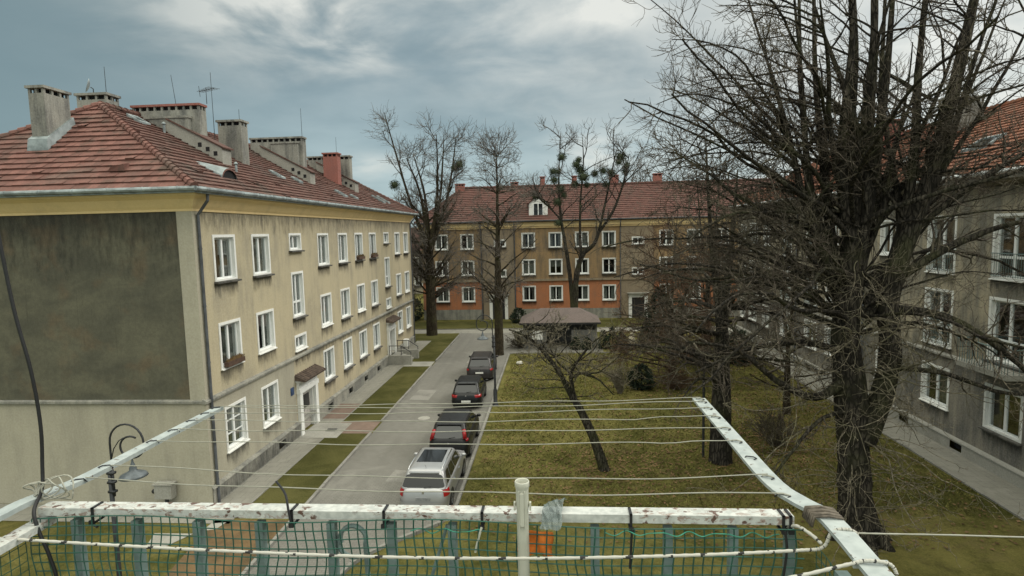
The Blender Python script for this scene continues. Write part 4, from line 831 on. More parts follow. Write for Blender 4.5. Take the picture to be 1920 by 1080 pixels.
# ------------------------------------------------------------------ street lamps
def lamp(x, y, side, label):
    t = empty('street_lamp', (x, y, 0), label, 'street lamp', 'ornate street lamps')
    mb = MB(); mb.lathe([(.001, 0), (.17, 0), (.17, .08), (.12, .12), (.11, .9), (.075, 1.0), (.062, 1.1), (.055, 4.1), (.001, 4.12)], 14); lpart('pole', mb, M['dark_metal'], t, True)
    mb = MB(); mb.tube([(side*.075, 0, 3.35), (side*.075, 0, 4.1)], .03, 8)
    for zz in (3.45, 3.7, 3.95): mb.box(-.06, .13 if side > 0 else .06, -.06, .06, zz, zz+.06) if side > 0 else mb.box(-.13, .06, -.06, .06, zz, zz+.06)
    pts = [(0.075, 4.1), (.07, 4.5), (.07, 4.78)]
    for i in range(1, 13): a = math.pi*(1-i/12.0); pts.append((.53+.46*math.cos(a), 4.80+.48*math.sin(a)))
    for i in range(1, 26):
        a = -2*math.pi*.83*i/25.0; r = .36-.004*i; c = (.63+.03*i/25, 4.70); pts.append((c[0]+r*math.cos(a), c[1]+r*math.sin(a)*.95))
    mb.tube([(side*p, 0, z) for p, z in pts], .026, 8)
    mb.tube([(side*.08, 0, 4.35), (side*.16, 0, 4.62), (side*.32, 0, 4.84), (side*.45, 0, 4.92)], .013, 6)
    lpart('scroll_arm', mb, M['dark_metal'], t, True)
    mb = MB(); mb.lathe([(.018, .42), (.03, .34), (.06, .24), (.085, .20), (.09, .12), (.13, .09), (.30, .01), (.34, -.05), (.325, -.055), (.12, .05), (.001, .06)], 20, (side*.64, 0, 3.94)); lpart('shade', mb, plain('lamp_enamel', (.10, .115, .125), .4, .2), t, True)
    mb = MB(); mb.ellipsoid((side*.64, 0, 3.93), (.11, .11, .09)); lpart('globe', mb, plain('frosted_globe', (.35, .37, .36), .4), t, True)
    return t
lamp(-11.63, 14.0, 1, 'black scrolled street lamp in front of the blank end wall')
lamp(-3.52, 33.04, -1, 'black scrolled street lamp beside the parked cars')

# ------------------------------------------------------------------ cars
def paint(name, c, metal=.4, rough=.28, coat=.35):
    def f(gg, b, o):
        gg.put(b.inputs['Base Color'], c); b.inputs['Metallic'].default_value = metal; b.inputs['Coat Weight'].default_value = coat; b.inputs['Specular IOR Level'].default_value = .3; b.inputs['Coat Roughness'].default_value = .06
        gg.put(b.inputs['Roughness'], gg.m('ADD', rough, gg.m('MULTIPLY', gg.noise(o, 5, 4), .18)))
    return mat(name, f)
M['tail'] = mat('tail_red', lambda gg, b, o: (gg.put(b.inputs['Base Color'], (.30, .012, .014)), gg.put(b.inputs['Roughness'], .18)))
M['lens'] = mat('clear_lens', lambda gg, b, o: (gg.put(b.inputs['Base Color'], (.6, .6, .62)), gg.put(b.inputs['Roughness'], .15)))
M['chrome'] = mat('chrome', lambda gg, b, o: (gg.put(b.inputs['Base Color'], (.75, .76, .78)), gg.put(b.inputs['Metallic'], 1.0), gg.put(b.inputs['Roughness'], .2)))
M['plate'] = plain('plate_white', (.72, .72, .68), .5, 0, .06, 10)
M['tyre'] = plain('tyre_rubber', (.018, .018, .018), .85, 0, .3, 8)
M['rim'] = plain('alloy_rim', (.32, .33, .34), .4, .6, .2)
def rring(yr, yf, hw, r, z, n=6, zf=None):
    P = []
    for cx, cy, a0 in ((hw-r, yf-r*1.3, 0), (-hw+r, yf-r*1.3, 90), (-hw+r, yr+r, 180), (hw-r, yr+r, 270)):
        ry = r*1.3 if a0 < 180 else r
        for i in range(n+1):
            a = rad(a0+90*i/n); P.append((cx+r*math.cos(a), cy+ry*math.sin(a)))
    Q = []
    for k in range(len(P)):                     # subdivide the long sides
        a, b = P[k], P[(k+1) % len(P)]; m_ = 8 if k % (n+1) == n else 1
        for i in range(m_): Q.append((a[0]+(b[0]-a[0])*i/m_, a[1]+(b[1]-a[1])*i/m_))
    return np.array([(p[0], p[1], z if zf is None else zf(p[1], z)) for p in Q])
def make_car(label, x, y, rz, pm, L, Wd, H, zb, ycr, ytr, ytf, ycf, rear_glass, tails, roofglass=False, rails=False, plate_z=.62, plate_m='plate', lower=None, hatch=None, group=None):
    t = empty('parked_car', (x, y, 0), label, 'car', 'cars parked along the kerb', rz)
    hw = Wd/2
    hood = lambda yy, z: z-max(0.0, (yy-(ycf-.3)))**1.5*.11 if z > zb-.12 else z
    lv = [(.20, .10, L-.12, hw-.10, .30), (.30, .02, L-.02, hw-.03, .30), (.48, 0.0, L, hw-.012, .32), (.62, .03, L-.02, hw, .32), (.80, .05, L-.09, hw-.005, .34), (zb-.06, .09, L-.22, hw-.03, .36), (zb, .14, L-.34, hw-.075, .36)]
    rings = [rring(a, b, c, r, z, zf=hood) for (z, a, b, c, r) in lv]
    rings.append(rring(.4, L-.9, hw-.4, .3, zb+.02, zf=hood))
    mb = MB(); mb.loft(rings); body = lpart('body', mb, pm, t, True)
    def ringat(z):
        zs = [l[0] for l in lv]; out = []
        vals = [np.interp(z, zs, [l[i] for l in lv]) for i in range(1, 5)]
        return rring(*vals, z, zf=hood)
    def strip(z0, z1, sel, off, n=6):
        Rz = [ringat(z0+(z1-z0)*i/n) for i in range(n+1)]; mb = MB(); c = np.array([0, L/2, 0])
        idx = [i for i in range(len(Rz[0])) if sel(*Rz[0][i][:2])]
        if idx and idx[-1]-idx[0] > len(idx): k = next(i for i in range(len(idx)-1) if idx[i+1]-idx[i] > 1); idx = idx[k+1:]+idx[:k+1]
        for a, b in zip(idx, idx[1:]):
            for i in range(n):
                q = []
                for (RR, j) in ((Rz[i], a), (Rz[i], b), (Rz[i+1], b), (Rz[i+1], a)):
                    p = RR[j].copy(); nx = np.array([p[0]/hw*1.0, -1.0 if p[1] < .7 else 0.0, 0]); nx /= np.linalg.norm(nx)+1e-9; q.append(p+nx*off)
                mb.quadpts(q)
        return mb
    # cabin
    ht = hw*.76; hb = hw-.07
    cab = lambda k: (ycr+(ytr-ycr)*k, ycf+(ytf-ycf)*k, hb+(ht-hb)*k)
    zt = H-.07; zk = lambda k: zb-.02+(zt-zb+.02)*k
    rg = [rring(*cab(k), .16, zk(k)) for k in (0, .5, 1.0)]
    a, b, c = cab(1.0); rg.append(rring(a+.05, b-.09, c-.05, .15, H-.028)); rg.append(rring(a+.16, b-.3, c-.17, .12, H-.004)); rg.append(rring(a+.4, b-.6, c-.4, .08, H))
    mb = MB(); mb.loft(rg, 0, False, True); roof = lpart('cabin', mb, pm, t, True)
    def rounded(poly, r=.2):
        out = []; n = len(poly)
        for i in range(n):
            p0, p, p1 = (np.array(poly[(i+k) % n], float) for k in (-1, 0, 1))
            for q in (p+(p0-p)*r, p+((p0-p)+(p1-p))*r*.28, p+(p1-p)*r): out.append(q)
        return out
    def glass(nm, pts, off, mt='car_glass'):
        mb = MB(); mb.prism([np.array(p)+np.array(off) for p in rounded(pts, .14)], -np.array(off)*1.5); return lpart(nm, mb, M[mt], t)
    k0, k1, f = rear_glass
    def rp(k, u): a, b, c = cab(k); return (u*c, a, zk(k))
    nrm = np.array([0, -(zt-zb), (ytr-ycr)]); nrm = nrm/np.linalg.norm(nrm)*.012; nrm = np.array([0, -abs(nrm[1]), abs(nrm[2])])
    glass('rear_window', [rp(k0, -f), rp(k0, f), rp(k1, f*.98), rp(k1, -f*.98)], nrm)
    def wp(k, u): a, b, c = cab(k); return (u*c, b, zk(k))
    glass('windscreen', [wp(.08, -.9), wp(.08, .9), wp(.93, .88), wp(.93, -.88)], (0, .012, .008))
    for s_ in (-1, 1):
        def sp(k, v): a, b, c = cab(k); return (s_*c, a+(b-a)*v, zk(k))
        for v0, v1, w0, w1 in ((.09, .27, .11, .27), (.30, .55, .30, .55), (.58, .88, .58, .92)): glass('side_window', [sp(.12, v0), sp(.12, v1), sp(.90, w1), sp(.90, w0)], (s_*.012, 0, .002))
    lpart('rear_bumper', strip(.26, .50, lambda xx, yy: yy < .75, .022), lower or pm, t, True)
    lpart('sill_trim', strip(.20, .27, lambda xx, yy: yy < .9, .012), M['black'], t, True)
    for s_ in (-1, 1):
        z0, z1, u0, yy1 = tails
        if z1 <= zb-.02: mb = strip(z0, z1, lambda xx, yy, s_=s_: s_*xx > hw*u0 and yy < yy1, .016)
        else:
            mb = strip(z0, zb-.03, lambda xx, yy, s_=s_: s_*xx > hw*u0 and yy < yy1, .016)
            q = [rp(0.02, s_*.99), rp(0.02, s_*(f+.01)), rp(k1*.75, s_*(f+.015)), rp(k1*.75, s_*.99)]; mb.prism([np.array(p)+[s_*.012, -.015, 0] for p in q], (0, .08, 0))
        lpart('tail_light', mb, M['tail'], t, True)
        mb = MB(); mb.box(s_*hw*.55, s_*hw*.86, L-.16, L-.03, .62, .74) if s_ > 0 else mb.box(s_*hw*.86, s_*hw*.55, L-.16, L-.03, .62, .74); lpart('headlight', mb, M['lens'], t)
        mb = MB(); a, b, c = cab(.1); mb.ellipsoid((s_*(hw+.08), ycf-.35, zb+.10), (.11, .06, .075)); mb.box(min(s_*(hw-.1), s_*(hw+.05)), max(s_*(hw-.1), s_*(hw+.05)), ycf-.36, ycf-.33, zb+.03, zb+.08); lpart('wing_mirror', mb, pm, t, True)
        for yy in (1.25, 2.3):
            mb = MB(); mb.box(min(s_*(hw-.03), s_*(hw+.022)), max(s_*(hw-.03), s_*(hw+.022)), yy, yy+.2, .80, .83); lpart('door_handle', mb, M['chrome'] if pm.name.startswith('silver') else pm, t)
        for yy in (.82, L-.84):
            mb = MB(); n = 20; arc = [(s_*(hw-.05), yy+.38*math.cos(math.pi*i/n), .33+.37*math.sin(math.pi*i/n)) for i in range(n+1)]+[(s_*(hw-.05), yy-.36, .2), (s_*(hw-.05), yy+.36, .2)]
            mb.prism(arc, (s_*.056, 0, 0)); lpart('wheel_arch', mb, M['black'], t)
            mb = MB(); mb.lathe([(.20, -.1), (.29, -.105), (.32, -.08), (.325, 0), (.32, .08), (.29, .105), (.20, .1)], 24, (s_*(hw-.10), yy, .325), 'x'); w_ = lpart('wheel', mb, M['tyre'], t, True)
            mb = MB(); mb.lathe([(.001, s_*.09), (.06, s_*.10), (.07, s_*.085), (.185, s_*.095), (.205, s_*.10), (.205, -s_*.02)], 20, (s_*(hw-.10), yy, .325), 'x')
            for q in range(7):
                an = 2*math.pi*q/7; mb.tube([(s_*(hw-.005), yy+.05*math.cos(an), .325+.05*math.sin(an)), (s_*(hw-.008), yy+.19*math.cos(an), .325+.19*math.sin(an))], .018, 5)
            sub('rim', mb, M['rim'], w_)
    mb = MB(); yy = np.interp(plate_z, [l[0] for l in lv], [l[1] for l in lv]); mb.box(-.26, .26, yy-.028, yy+.02, plate_z-.055, plate_z+.055); lpart('licence_plate', mb, M[plate_m], t)
    mb = MB(); zz = .82; yy = np.interp(zz, [l[0] for l in lv], [l[1] for l in lv]); mb.lathe([(.001, 0), (.045, 0), (.045, .02), (.001, .022)], 10); o = lpart('badge', mb, M['chrome'], t); o.location = (0, yy-.005, zz); o.rotation_euler = (rad(90), 0, 0)
    mb = MB(); a, b, c = cab(k0); mb.tube([(0.02, a-.02, zk(k0)+.02), (.3, cab(k0+.12)[0]-.03, zk(k0+.12))], .012, 5); lpart('rear_wiper', mb, M['black'], t)
    a, b, c = cab(1.0)
    if roofglass:
        mb = MB(); mb.prism([(x_, y_, H-.012+.012*(1-abs(x_)/(c))) for x_, y_ in ((-c+.2, a+.80), (c-.2, a+.80), (c-.22, b-.42), (-c+.22, b-.42))], (0, 0, .02)); lpart('glass_roof', mb, M['car_glass'], t)
    if rails:
        for s_ in (-1, 1):
            mb = MB(); xx = s_*(c-.07); mb.tube([(xx, a+.12, H-.03), (xx, a+.25, H+.035), (xx, (a+b)/2, H+.04), (xx, b-.42, H+.03), (xx, b-.3, H-.03)], .02, 6); lpart('roof_rail', mb, M['chrome'] if pm.name.startswith('silver') else M['black'], t, True)
    mb = MB(); mb.box(-c*.8, c*.8, a-.10, a+.06, H-.065, H-.04); lpart('roof_spoiler', mb, pm, t)
    if hatch: 
        mb = strip(.56, zb-.05, lambda xx, yy: abs(xx) < hw*.62 and yy < .5, .010); lpart('tailgate_panel', mb, hatch, t, True)
    mb = MB(); mb.tube([(c*.0, a+.3, H-.01), (0, a+.12, H+.16)], .006, 4); lpart('aerial', mb, M['black'], t)
    return t
make_car('silver estate car with panoramic glass roof, nearest of the parked row', -4.79, 19.75, rad(-.6), paint('silver_paint', (.43, .43, .435), .7, .32), 4.35, 1.80, 1.50, .96, .14, .40, 2.85, 3.42, (.05, .9, .95), (.68, .91, .80, .5), True, True, .60, 'rim')
make_car('tall black people carrier with high red tail lights, parked behind the silver estate', -4.76, 24.6, rad(0), paint('black_paint', (.008, .008, .009), 0, .35, .15), 4.2, 1.78, 1.60, 1.02, .12, .52, 2.8, 3.5, (.04, .9, .78), (.90, 1.10, .80, .4), False, False, .42)
make_car('small black hatchback with wide low tail lights and white number plate', -5.1, 32.1, rad(1.0), paint('gloss_black_paint', (.008, .009, .010), 0, .3, .2), 3.75, 1.70, 1.47, .93, .12, .46, 2.45, 3.05, (.12, .88, .86), (.72, .86, .60, .4), False, False, .50)
make_car('dark grey estate car with roof rails, farthest of the parked row', -5.12, 38.3, rad(1.5), paint('graphite_paint', (.038, .035, .036), .3, .32, .25), 4.45, 1.78, 1.55, .96, .14, .50, 2.9, 3.55, (.12, .88, .85), (.76, .88, .74, .4), False, True, .62)

# ------------------------------------------------------------------ trees
class TW:
    """fast accumulator of tapered branch tubes"""
    def __init__(s): s.V = []; s.F = []; s.k = 0
    def add(s, p, r, n):
        N_ = len(p); t = np.empty_like(p); t[1:-1] = p[2:]-p[:-2]; t[0] = p[1]-p[0]; t[-1] = p[-1]-p[-2]; t /= np.linalg.norm(t, axis=1)[:, None]+1e-9
        m_ = t.mean(0); ref = np.array([0, 0, 1.0]) if abs(m_[2]) < .75*np.linalg.norm(m_) else np.array([1.0, 0.1, 0])
        u = np.cross(t, ref); u /= np.linalg.norm(u, axis=1)[:, None]+1e-9; w = np.cross(t, u)
        an = np.arange(n)*2*math.pi/n
        v = p[:, None]+r[:, None, None]*(np.cos(an)[None, :, None]*u[:, None]+np.sin(an)[None, :, None]*w[:, None])
        s.V.append(v.reshape(-1, 3)); i = (np.arange(N_-1)*n)[:, None]; j = np.arange(n)[None]; j2 = (j+1) % n
        s.F.append((np.stack([i+j, i+j2, i+n+j2, i+n+j], -1)+s.k).reshape(-1, 4)); s.k += N_*n
    def mesh(s, name, mt):
        V = np.concatenate(s.V); F = np.concatenate(s.F).astype(np.int32); me = bpy.data.meshes.new(name)
        me.vertices.add(len(V)); me.vertices.foreach_set('co', V.ravel()); me.loops.add(F.size); me.loops.foreach_set('vertex_index', F.ravel())
        me.polygons.add(len(F)); me.polygons.foreach_set('loop_start', np.arange(0, F.size, 4)); me.polygons.foreach_set('loop_total', np.full(len(F), 4))
        me.polygons.foreach_set('use_smooth', np.ones(len(F), bool)); me.materials.append(mt); me.update(calc_edges=True); return me
def unit(v): return v/(np.linalg.norm(v)+1e-9)
def wander(rng, p0, d0, L, nseg, wob, g0, g1):
    """branch path: gravity bend goes from g0 at the root to g1 at the tip"""
    p = np.empty((nseg+1, 3)); p[0] = p0; d = unit(np.array(d0, float)); st = L/nseg
    nz = rng.normal(0, wob, (nseg, 3))
    for i in range(nseg):
        d = unit(d+nz[i]+np.array([0, 0, g0+(g1-g0)*i/nseg])); p[i+1] = p[i]+d*st
    return p
def smoothpath(pts, rs, n):
    pts = np.array(pts, float); rs = np.array(rs, float); k = len(pts); tt = np.linspace(0, k-1, n); out = np.empty((n, 3)); ro = np.interp(tt, np.arange(k), rs)
    for i, t in enumerate(tt):
        j = min(int(t), k-2); f = t-j; p0, p1, p2, p3 = pts[max(j-1, 0)], pts[j], pts[j+1], pts[min(j+2, k-1)]
        out[i] = .5*((2*p1)+(-p0+p2)*f+(2*p0-5*p1+4*p2-p3)*f*f+(-p0+3*p1-3*p2+p3)*f**3)
    return out, ro
def twigs(tw, rng, path, r0, n2, n3, L2, L3, rmin, spread=.9, up2=.03, up3=.06, t0=.25, wob=.16, seg=5, n4=0):
    N_ = len(path)-1; Lp = np.linalg.norm(path[-1]-path[0])
    for _ in range(n2):
        t = t0+(1-t0)*rng.random()**.8; i = min(int(t*N_), N_-1); f = t*N_-i; p = path[i]*(1-f)+path[i+1]*f; d = unit(path[i+1]-path[i])
        q = rng.normal(0, 1, 3); q -= d*(q@d); q = unit(q); L = L2*rng.uniform(.55, 1.25)*(1.15-.5*t)
        b = wander(rng, p, d*(1-.35*spread)+q*spread, L, seg, wob, up2, up2+up3); rb = max(rmin*1.5, r0*.45*(1-.5*t))
        tw.add(b, np.linspace(rb, rmin, seg+1), 3)
        for _2 in range(n3):
            t2 = rng.uniform(.15, 1.0); j = min(int(t2*seg), seg-1); f2 = t2*seg-j; p2 = b[j]*(1-f2)+b[j+1]*f2; d2 = unit(b[j+1]-b[j])
            q2 = rng.normal(0, 1, 3); q2 -= d2*(q2@d2); q2 = unit(q2); L_ = L3*rng.uniform(.5, 1.3)
            c = wander(rng, p2, d2*.75+q2*.7, L_, 4, wob, up3, up3*2); tw.add(c, np.linspace(rmin*1.15, rmin*.62, 5), 3)
            for _3 in range(n4):
                j = rng.integers(1, 4); p3 = c[j]; d3 = unit(c[j+1]-c[j]); q3 = unit(rng.normal(0, 1, 3)); e = wander(rng, p3, d3*.8+q3*.6, L_*.5, 2, wob, up3, up3*2); tw.add(e, np.linspace(rmin*.8, rmin*.5, 3), 3)
def tree_root(name, loc, label, cat='tree', group=None): return empty(name, loc, label, cat, group)
def tpart(nm, tw, mt, root): return link(nm, tw.mesh(nm, mt), root, -Vector(root.location))

# big pollarded tree at the right
rng = np.random.default_rng(5)
T1 = tree_root('bare_tree', (9.5, 18.6, 0), 'huge bare tree with massive forked trunk and many upright poles, nearest the balcony')
tk = TW(); limbs = []
def limb(tw, pts, rs, n=20, sides=10, rough=.0):
    p, r = smoothpath(pts, rs, n)
    if rough: r = r*(1+rng.normal(0, rough, len(r))); p = p+rng.normal(0, rough*.25, p.shape)*np.linspace(0, 1, len(p))[:, None]
    tw.add(p, r, sides); return p, r
main = limb(tk, [(9.55, 18.6, -.1), (9.5, 18.6, .35), (9.38, 18.62, 1.4), (9.28, 18.65, 3.0), (9.18, 18.7, 4.6), (9.02, 18.8, 6.4), (9.05, 18.8, 8.2), (9.25, 18.8, 10.2)], [.74, .58, .50, .46, .49, .42, .36, .28], 40, 16, .03)
second = limb(tk, [(9.55, 18.55, 3.2), (9.95, 18.45, 4.6), (10.15, 18.4, 6.0), (10.05, 18.4, 7.6), (10.35, 18.4, 9.0), (10.9, 18.35, 10.8), (11.5, 18.3, 13.5), (12.0, 18.2, 16.5)], [.34, .33, .30, .29, .27, .22, .17, .11], 34, 12, .03)
for a in np.linspace(0, 2*math.pi, 8, endpoint=False):       # root flare
    e = (9.52+1.0*math.cos(a), 18.6+1.0*math.sin(a), -.12); limb(tk, [(9.45+.28*math.cos(a), 18.6+.28*math.sin(a), .95), (9.5+.55*math.cos(a), 18.6+.55*math.sin(a), .28), e], [.26, .24, .10], 8, 8)
poles = [main, second]
pole_spec = [  # start z, x, top x, top y, top z, r
    (7.0, 8.85, 7.1, 18.2, 18.5, .17), (7.6, 8.8, 8.0, 19.4, 19.0, .19), (8.6, 9.1, 8.5, 18.4, 19.5, .22), (8.2, 9.2, 9.1, 19.6, 19.5, .20), (8.8, 9.3, 9.8, 18.3, 19.5, .21), (7.9, 9.4, 10.3, 19.7, 19.0, .17),
    (8.0, 10.1, 10.7, 18.0, 19.0, .18), (8.4, 10.2, 11.4, 19.2, 18.6, .16), (8.9, 10.3, 12.6, 17.6, 17.6, .15), (7.4, 8.8, 5.9, 19.3, 17.4, .14), (7.2, 8.85, 6.6, 17.6, 17.8, .14), (9.4, 9.2, 9.4, 18.9, 20, .24), (8.6, 10.3, 13.4, 18.9, 16.8, .13), (9.0, 9.3, 8.9, 17.6, 19, .15)]
for (z0, x0, x1, y1, z1, r) in pole_spec:
    my = 18.7+(y1-18.7)*.35; mx = x0+(x1-x0)*.42+rng.uniform(-.3, .3); r *= .80
    poles.append(limb(tk, [(x0+(9.15-x0)*.6, 18.75, z0-.9), (x0, 18.75+(y1-18.7)*.15, z0), (mx, my, z0+(z1-z0)*.3), (mx+(x1-mx)*.5+rng.uniform(-.25, .25), (my+y1)/2, z0+(z1-z0)*.62), (x1, y1, z1)], [r*1.35, r*1.15, r*.85, r*.5, r*.16], 22, 8, .04))
    p_, r_ = poles[-1]
    for _ in range(1):          # forks
        j = rng.integers(7, 13); c = wander(rng, p_[j], unit(p_[j+1]-p_[j])+np.array([rng.uniform(-.45, .45), rng.uniform(-.4, .4), 0]), rng.uniform(4, 6.5), 14, .05, .02, .03); rr_ = np.linspace(r_[j]*.75, .015, 15); tk.add(c, rr_, 7); poles.append((c, rr_))
tw = TW(); tw2 = TW()
big_branches = []
# arching side branches thrown out from the head of the trunk
for i in range(34):
    a = rng.uniform(0, 2*math.pi) if i % 3 else (math.pi+rng.uniform(-.7, .7)); z0 = rng.uniform(6.4, 10.8); p0 = np.array([9.15+.3*math.cos(a), 18.75+.3*math.sin(a), z0]); el = rng.uniform(.15, .95)
    L = rng.uniform(4.5, 8.5); d0 = (math.cos(a), math.sin(a)*.85, el); b = wander(rng, p0, d0, L, 12, .13, -.03, -.085 if rng.random() < .55 else .0); r = rng.uniform(.05, .10)
    tk.add(b, np.linspace(r, .022, 13), 6); big_branches.append((b, r))
# low boughs that hang down
for (pts, r) in (([(9.0, 18.6, 5.2), (8.0, 18.3, 4.7), (6.8, 18.0, 5.2), (5.4, 17.8, 6.3), (3.9, 17.6, 6.6)], .16), ([(8.9, 18.6, 6.0), (7.8, 18.9, 6.3), (6.2, 19.3, 6.0), (4.6, 19.5, 5.2)], .13), ([(10.3, 18.3, 7.4), (11.4, 17.9, 7.2), (12.6, 17.5, 6.4), (13.8, 17.2, 5.2), (14.6, 17.0, 4.6)], .14),
              ([(10.2, 18.3, 5.6), (11.5, 18.0, 5.5), (13.0, 17.6, 5.0), (14.8, 17.2, 5.1)], .09), ([(9.0, 18.5, 4.2), (7.9, 17.9, 4.1), (6.9, 17.5, 3.2), (6.4, 17.3, 2.6)], .07), ([(10.1, 18.4, 8.2), (11.6, 18.3, 9.2), (13.4, 18.2, 9.9), (15.2, 18.1, 10.0)], .15), ([(10.4, 18.4, 9.5), (11.8, 18.1, 10.8), (13.6, 17.9, 12.0), (15.4, 17.7, 12.6)], .12)):
    b, rr_ = limb(tk, pts, np.linspace(r, .035, len(pts)), 16, 7, .04); big_branches.append((b, r))
for b, r in big_branches: twigs(tw, rng, b, r, 10, 4, 1.8, .8, .0070, .85, -.02, .09, .22, .26, 8, 1)
for (b, r_) in poles[2:]:
    for _ in range(4):
        t = rng.uniform(.36, .98); i = int(t*(len(b)-2)); a = rng.uniform(0, 2*math.pi) if rng.random() < .6 else math.pi+rng.uniform(-.8, .8); L = rng.uniform(1.6, 4.2)*(1.25-.6*t)
        c = wander(rng, b[i], (math.cos(a), math.sin(a), rng.uniform(.1, 1.0)), L, 9, .10, -.01, -.05 if rng.random() < .5 else .03); tk.add(c, np.linspace(.034, .010, 10), 5); twigs(tw, rng, c, .032, 6, 3, 1.2, .55, .007, .8, .0, .08, .2, .17, 5)
# long arching branches spreading out of the upper crown, mostly to the left
for i in range(60):
    b, r_ = poles[rng.integers(2, len(poles))]; j = int(rng.uniform(.08, .6)*(len(b)-2)); a = math.pi+rng.uniform(-.9, .9) if i % 4 else rng.uniform(-.8, .8); L = rng.uniform(4.0, 7.2)
    c = wander(rng, b[j], (math.cos(a), math.sin(a), rng.uniform(.6, 1.5)), L, 13, .09, -.03, -.11); tk.add(c, np.linspace(.050, .012, 14), 6); twigs(tw, rng, c, .04, 16, 5, 1.4, .6, .0065, .85, .0, .12, .15, .22, 7, 1)
for _ in range(26):         # long thin snaking branches hanging out of the trunk
    z0 = rng.uniform(3.2, 8.6); a = rng.uniform(0, 2*math.pi) if rng.random() < .5 else rng.uniform(-1.2, .3); p0 = np.array([9.3+.4*math.cos(a), 18.65+.4*math.sin(a), z0])
    b = wander(rng, p0, (math.cos(a), math.sin(a)*.8, rng.uniform(-.1, .6)), rng.uniform(3.0, 6.0), 16, .20, -.05, .02); tw2.add(b, np.linspace(.026, .007, 17), 5); twigs(tw2, rng, b, .018, 6, 3, .9, .4, .006, .8, -.02, .07, .25, .24, 6)
# pale epicormic shoots and hanging twigs on trunk
for _ in range(150):
    z0 = rng.uniform(.6, 9.0); a = rng.uniform(math.pi, 2*math.pi)+rng.normal(0, .5); r_ = .5; p0 = np.array([9.25+r_*math.cos(a), 18.65+r_*math.sin(a), z0])
    b = wander(rng, p0, (math.cos(a), math.sin(a), rng.uniform(-.5, .7)), rng.uniform(.8, 2.6), 8, .20, -.06, .05); tw2.add(b, np.linspace(.016, .006, 9), 4); twigs(tw2, rng, b, .012, 3, 2, .6, .3, .006, .8, 0, .05, .3, .2, 4)
tpart('trunk', tk, M['bark'], T1); tpart('crown', tw, M['twig'], T1); tpart('shoots', tw2, M['twig_pale'], T1)

def bushy_tree(name, loc, label, H_, spread, trunk_r, nb, seed, mtT='bark', mtC='twig', zsplit=.35, lean=(0, 0), n2=8, n3=4, L2=1.5, L3=.6, rmin=.011, droop=-.05, upright=.8, stems=1, group=None, br0=.2, n4=0, fan=.22):
    global rng
    rng = np.random.default_rng(seed); T = tree_root(name, loc, label, 'tree', group); tk = TW(); tw = TW(); lx, ly, lz = loc
    stemsP = []
    for s_ in range(stems):
        a = 2*math.pi*s_/max(stems, 1)+seed; off = (0 if stems == 1 else spread*fan*rng.uniform(.7, 1.2)); top = (lx+lean[0]+off*math.cos(a), ly+lean[1]+off*math.sin(a)*.7, H_*(1 if s_ == 0 else .9))
        fx_, fy_ = lx+lean[0]*.3, ly+lean[1]*.3; zs = H_*zsplit
        stemsP.append(limb(tk, [(lx, ly, -.1), (lx+lean[0]*.12, ly, zs*.45), (fx_, fy_, zs), (fx_+(top[0]-fx_)*.62+rng.uniform(-.5, .5)*(stems > 2), fy_+(top[1]-fy_)*.5, zs+(H_-zs)*.42), (top[0]+rng.uniform(-.6, .6)*(stems > 2), top[1], top[2]-(0 if s_ == 0 or stems < 3 else rng.uniform(0, 3)))], [trunk_r*1.25, trunk_r, trunk_r*(.82 if stems == 1 else .6), trunk_r*(.45 if stems == 1 else .27), trunk_r*.06], 26, 9, .03))
    for i in range(nb):
        p, r = stemsP[i % stems]; t = zsplit*.75+(1-zsplit*.75)*rng.random()**1.1; j = min(int(t*(len(p)-1)), len(p)-2); a = rng.uniform(0, 2*math.pi)
        L = spread*rng.uniform(.55, 1.1)*(1.15-.65*max(0, (t-zsplit)/(1-zsplit))); d0 = (math.cos(a), math.sin(a), rng.uniform(.3, 1)*upright)
        b = wander(rng, p[j], d0, L, 9, .09, droop*.3, droop); rb = max(.03, min(r[j]*.6, br0*trunk_r+.02)); tk.add(b, np.linspace(rb, rmin*1.7, 10), 5)
        twigs(tw, rng, b, rb, n2, n3, L2, L3, rmin, .8, .0, .05, .2, .15, 5, n4)
    tpart('trunk', tk, M[mtT], T); tpart('crown', tw, M[mtC], T); return T
bushy_tree('bare_tree', (6.95, 24.9, 0), 'dense bare tree with dark ivy-thick trunk, behind the huge forked tree', 13.6, 4.4, .40, 46, 21, n2=9, n3=4, L2=1.5, L3=.65, rmin=.010, droop=-.09, upright=.55, stems=2, zsplit=.42, n4=1)
bushy_tree('bare_tree', (7.6, 38.5, 0), 'brownish twiggy tree beyond the lawn, with sweeping low branches', 11.5, 5.0, .24, 66, 33, 'bark_mid', 'twig_brown', .25, n2=9, n3=5, L2=1.6, L3=.7, rmin=.015, droop=-.09, upright=.5, stems=3)
bushy_tree('bare_tree', (12.2, 31.5, 0), 'thin-stemmed bare tree in front of the grimy grey building', 11.0, 3.2, .17, 20, 35, 'bark_mid', 'twig', .3, n2=8, n3=4, L2=1.4, L3=.6, rmin=.012, droop=-.07, upright=.6, stems=2)
bushy_tree('bare_tree', (12.0, 47.0, 0), 'tall bare tree near the far corner of the lawn', 16.0, 4.4, .26, 34, 37, 'bark', 'twig', .35, n2=8, n3=4, L2=1.6, L3=.7, rmin=.018, droop=-.03, upright=.9, stems=2)
T = bushy_tree('bare_tree', (-12.15, 56.57, 0), 'tall bare tree with a fanned crown at the far end of the beige block', 21.5, 4.4, .46, 84, 41, 'bark_mid', 'twig_haze', .36, (.2, 0), 9, 5, 1.9, .9, .0125, .02, 1.25, 6, None, .2, 0, .68)
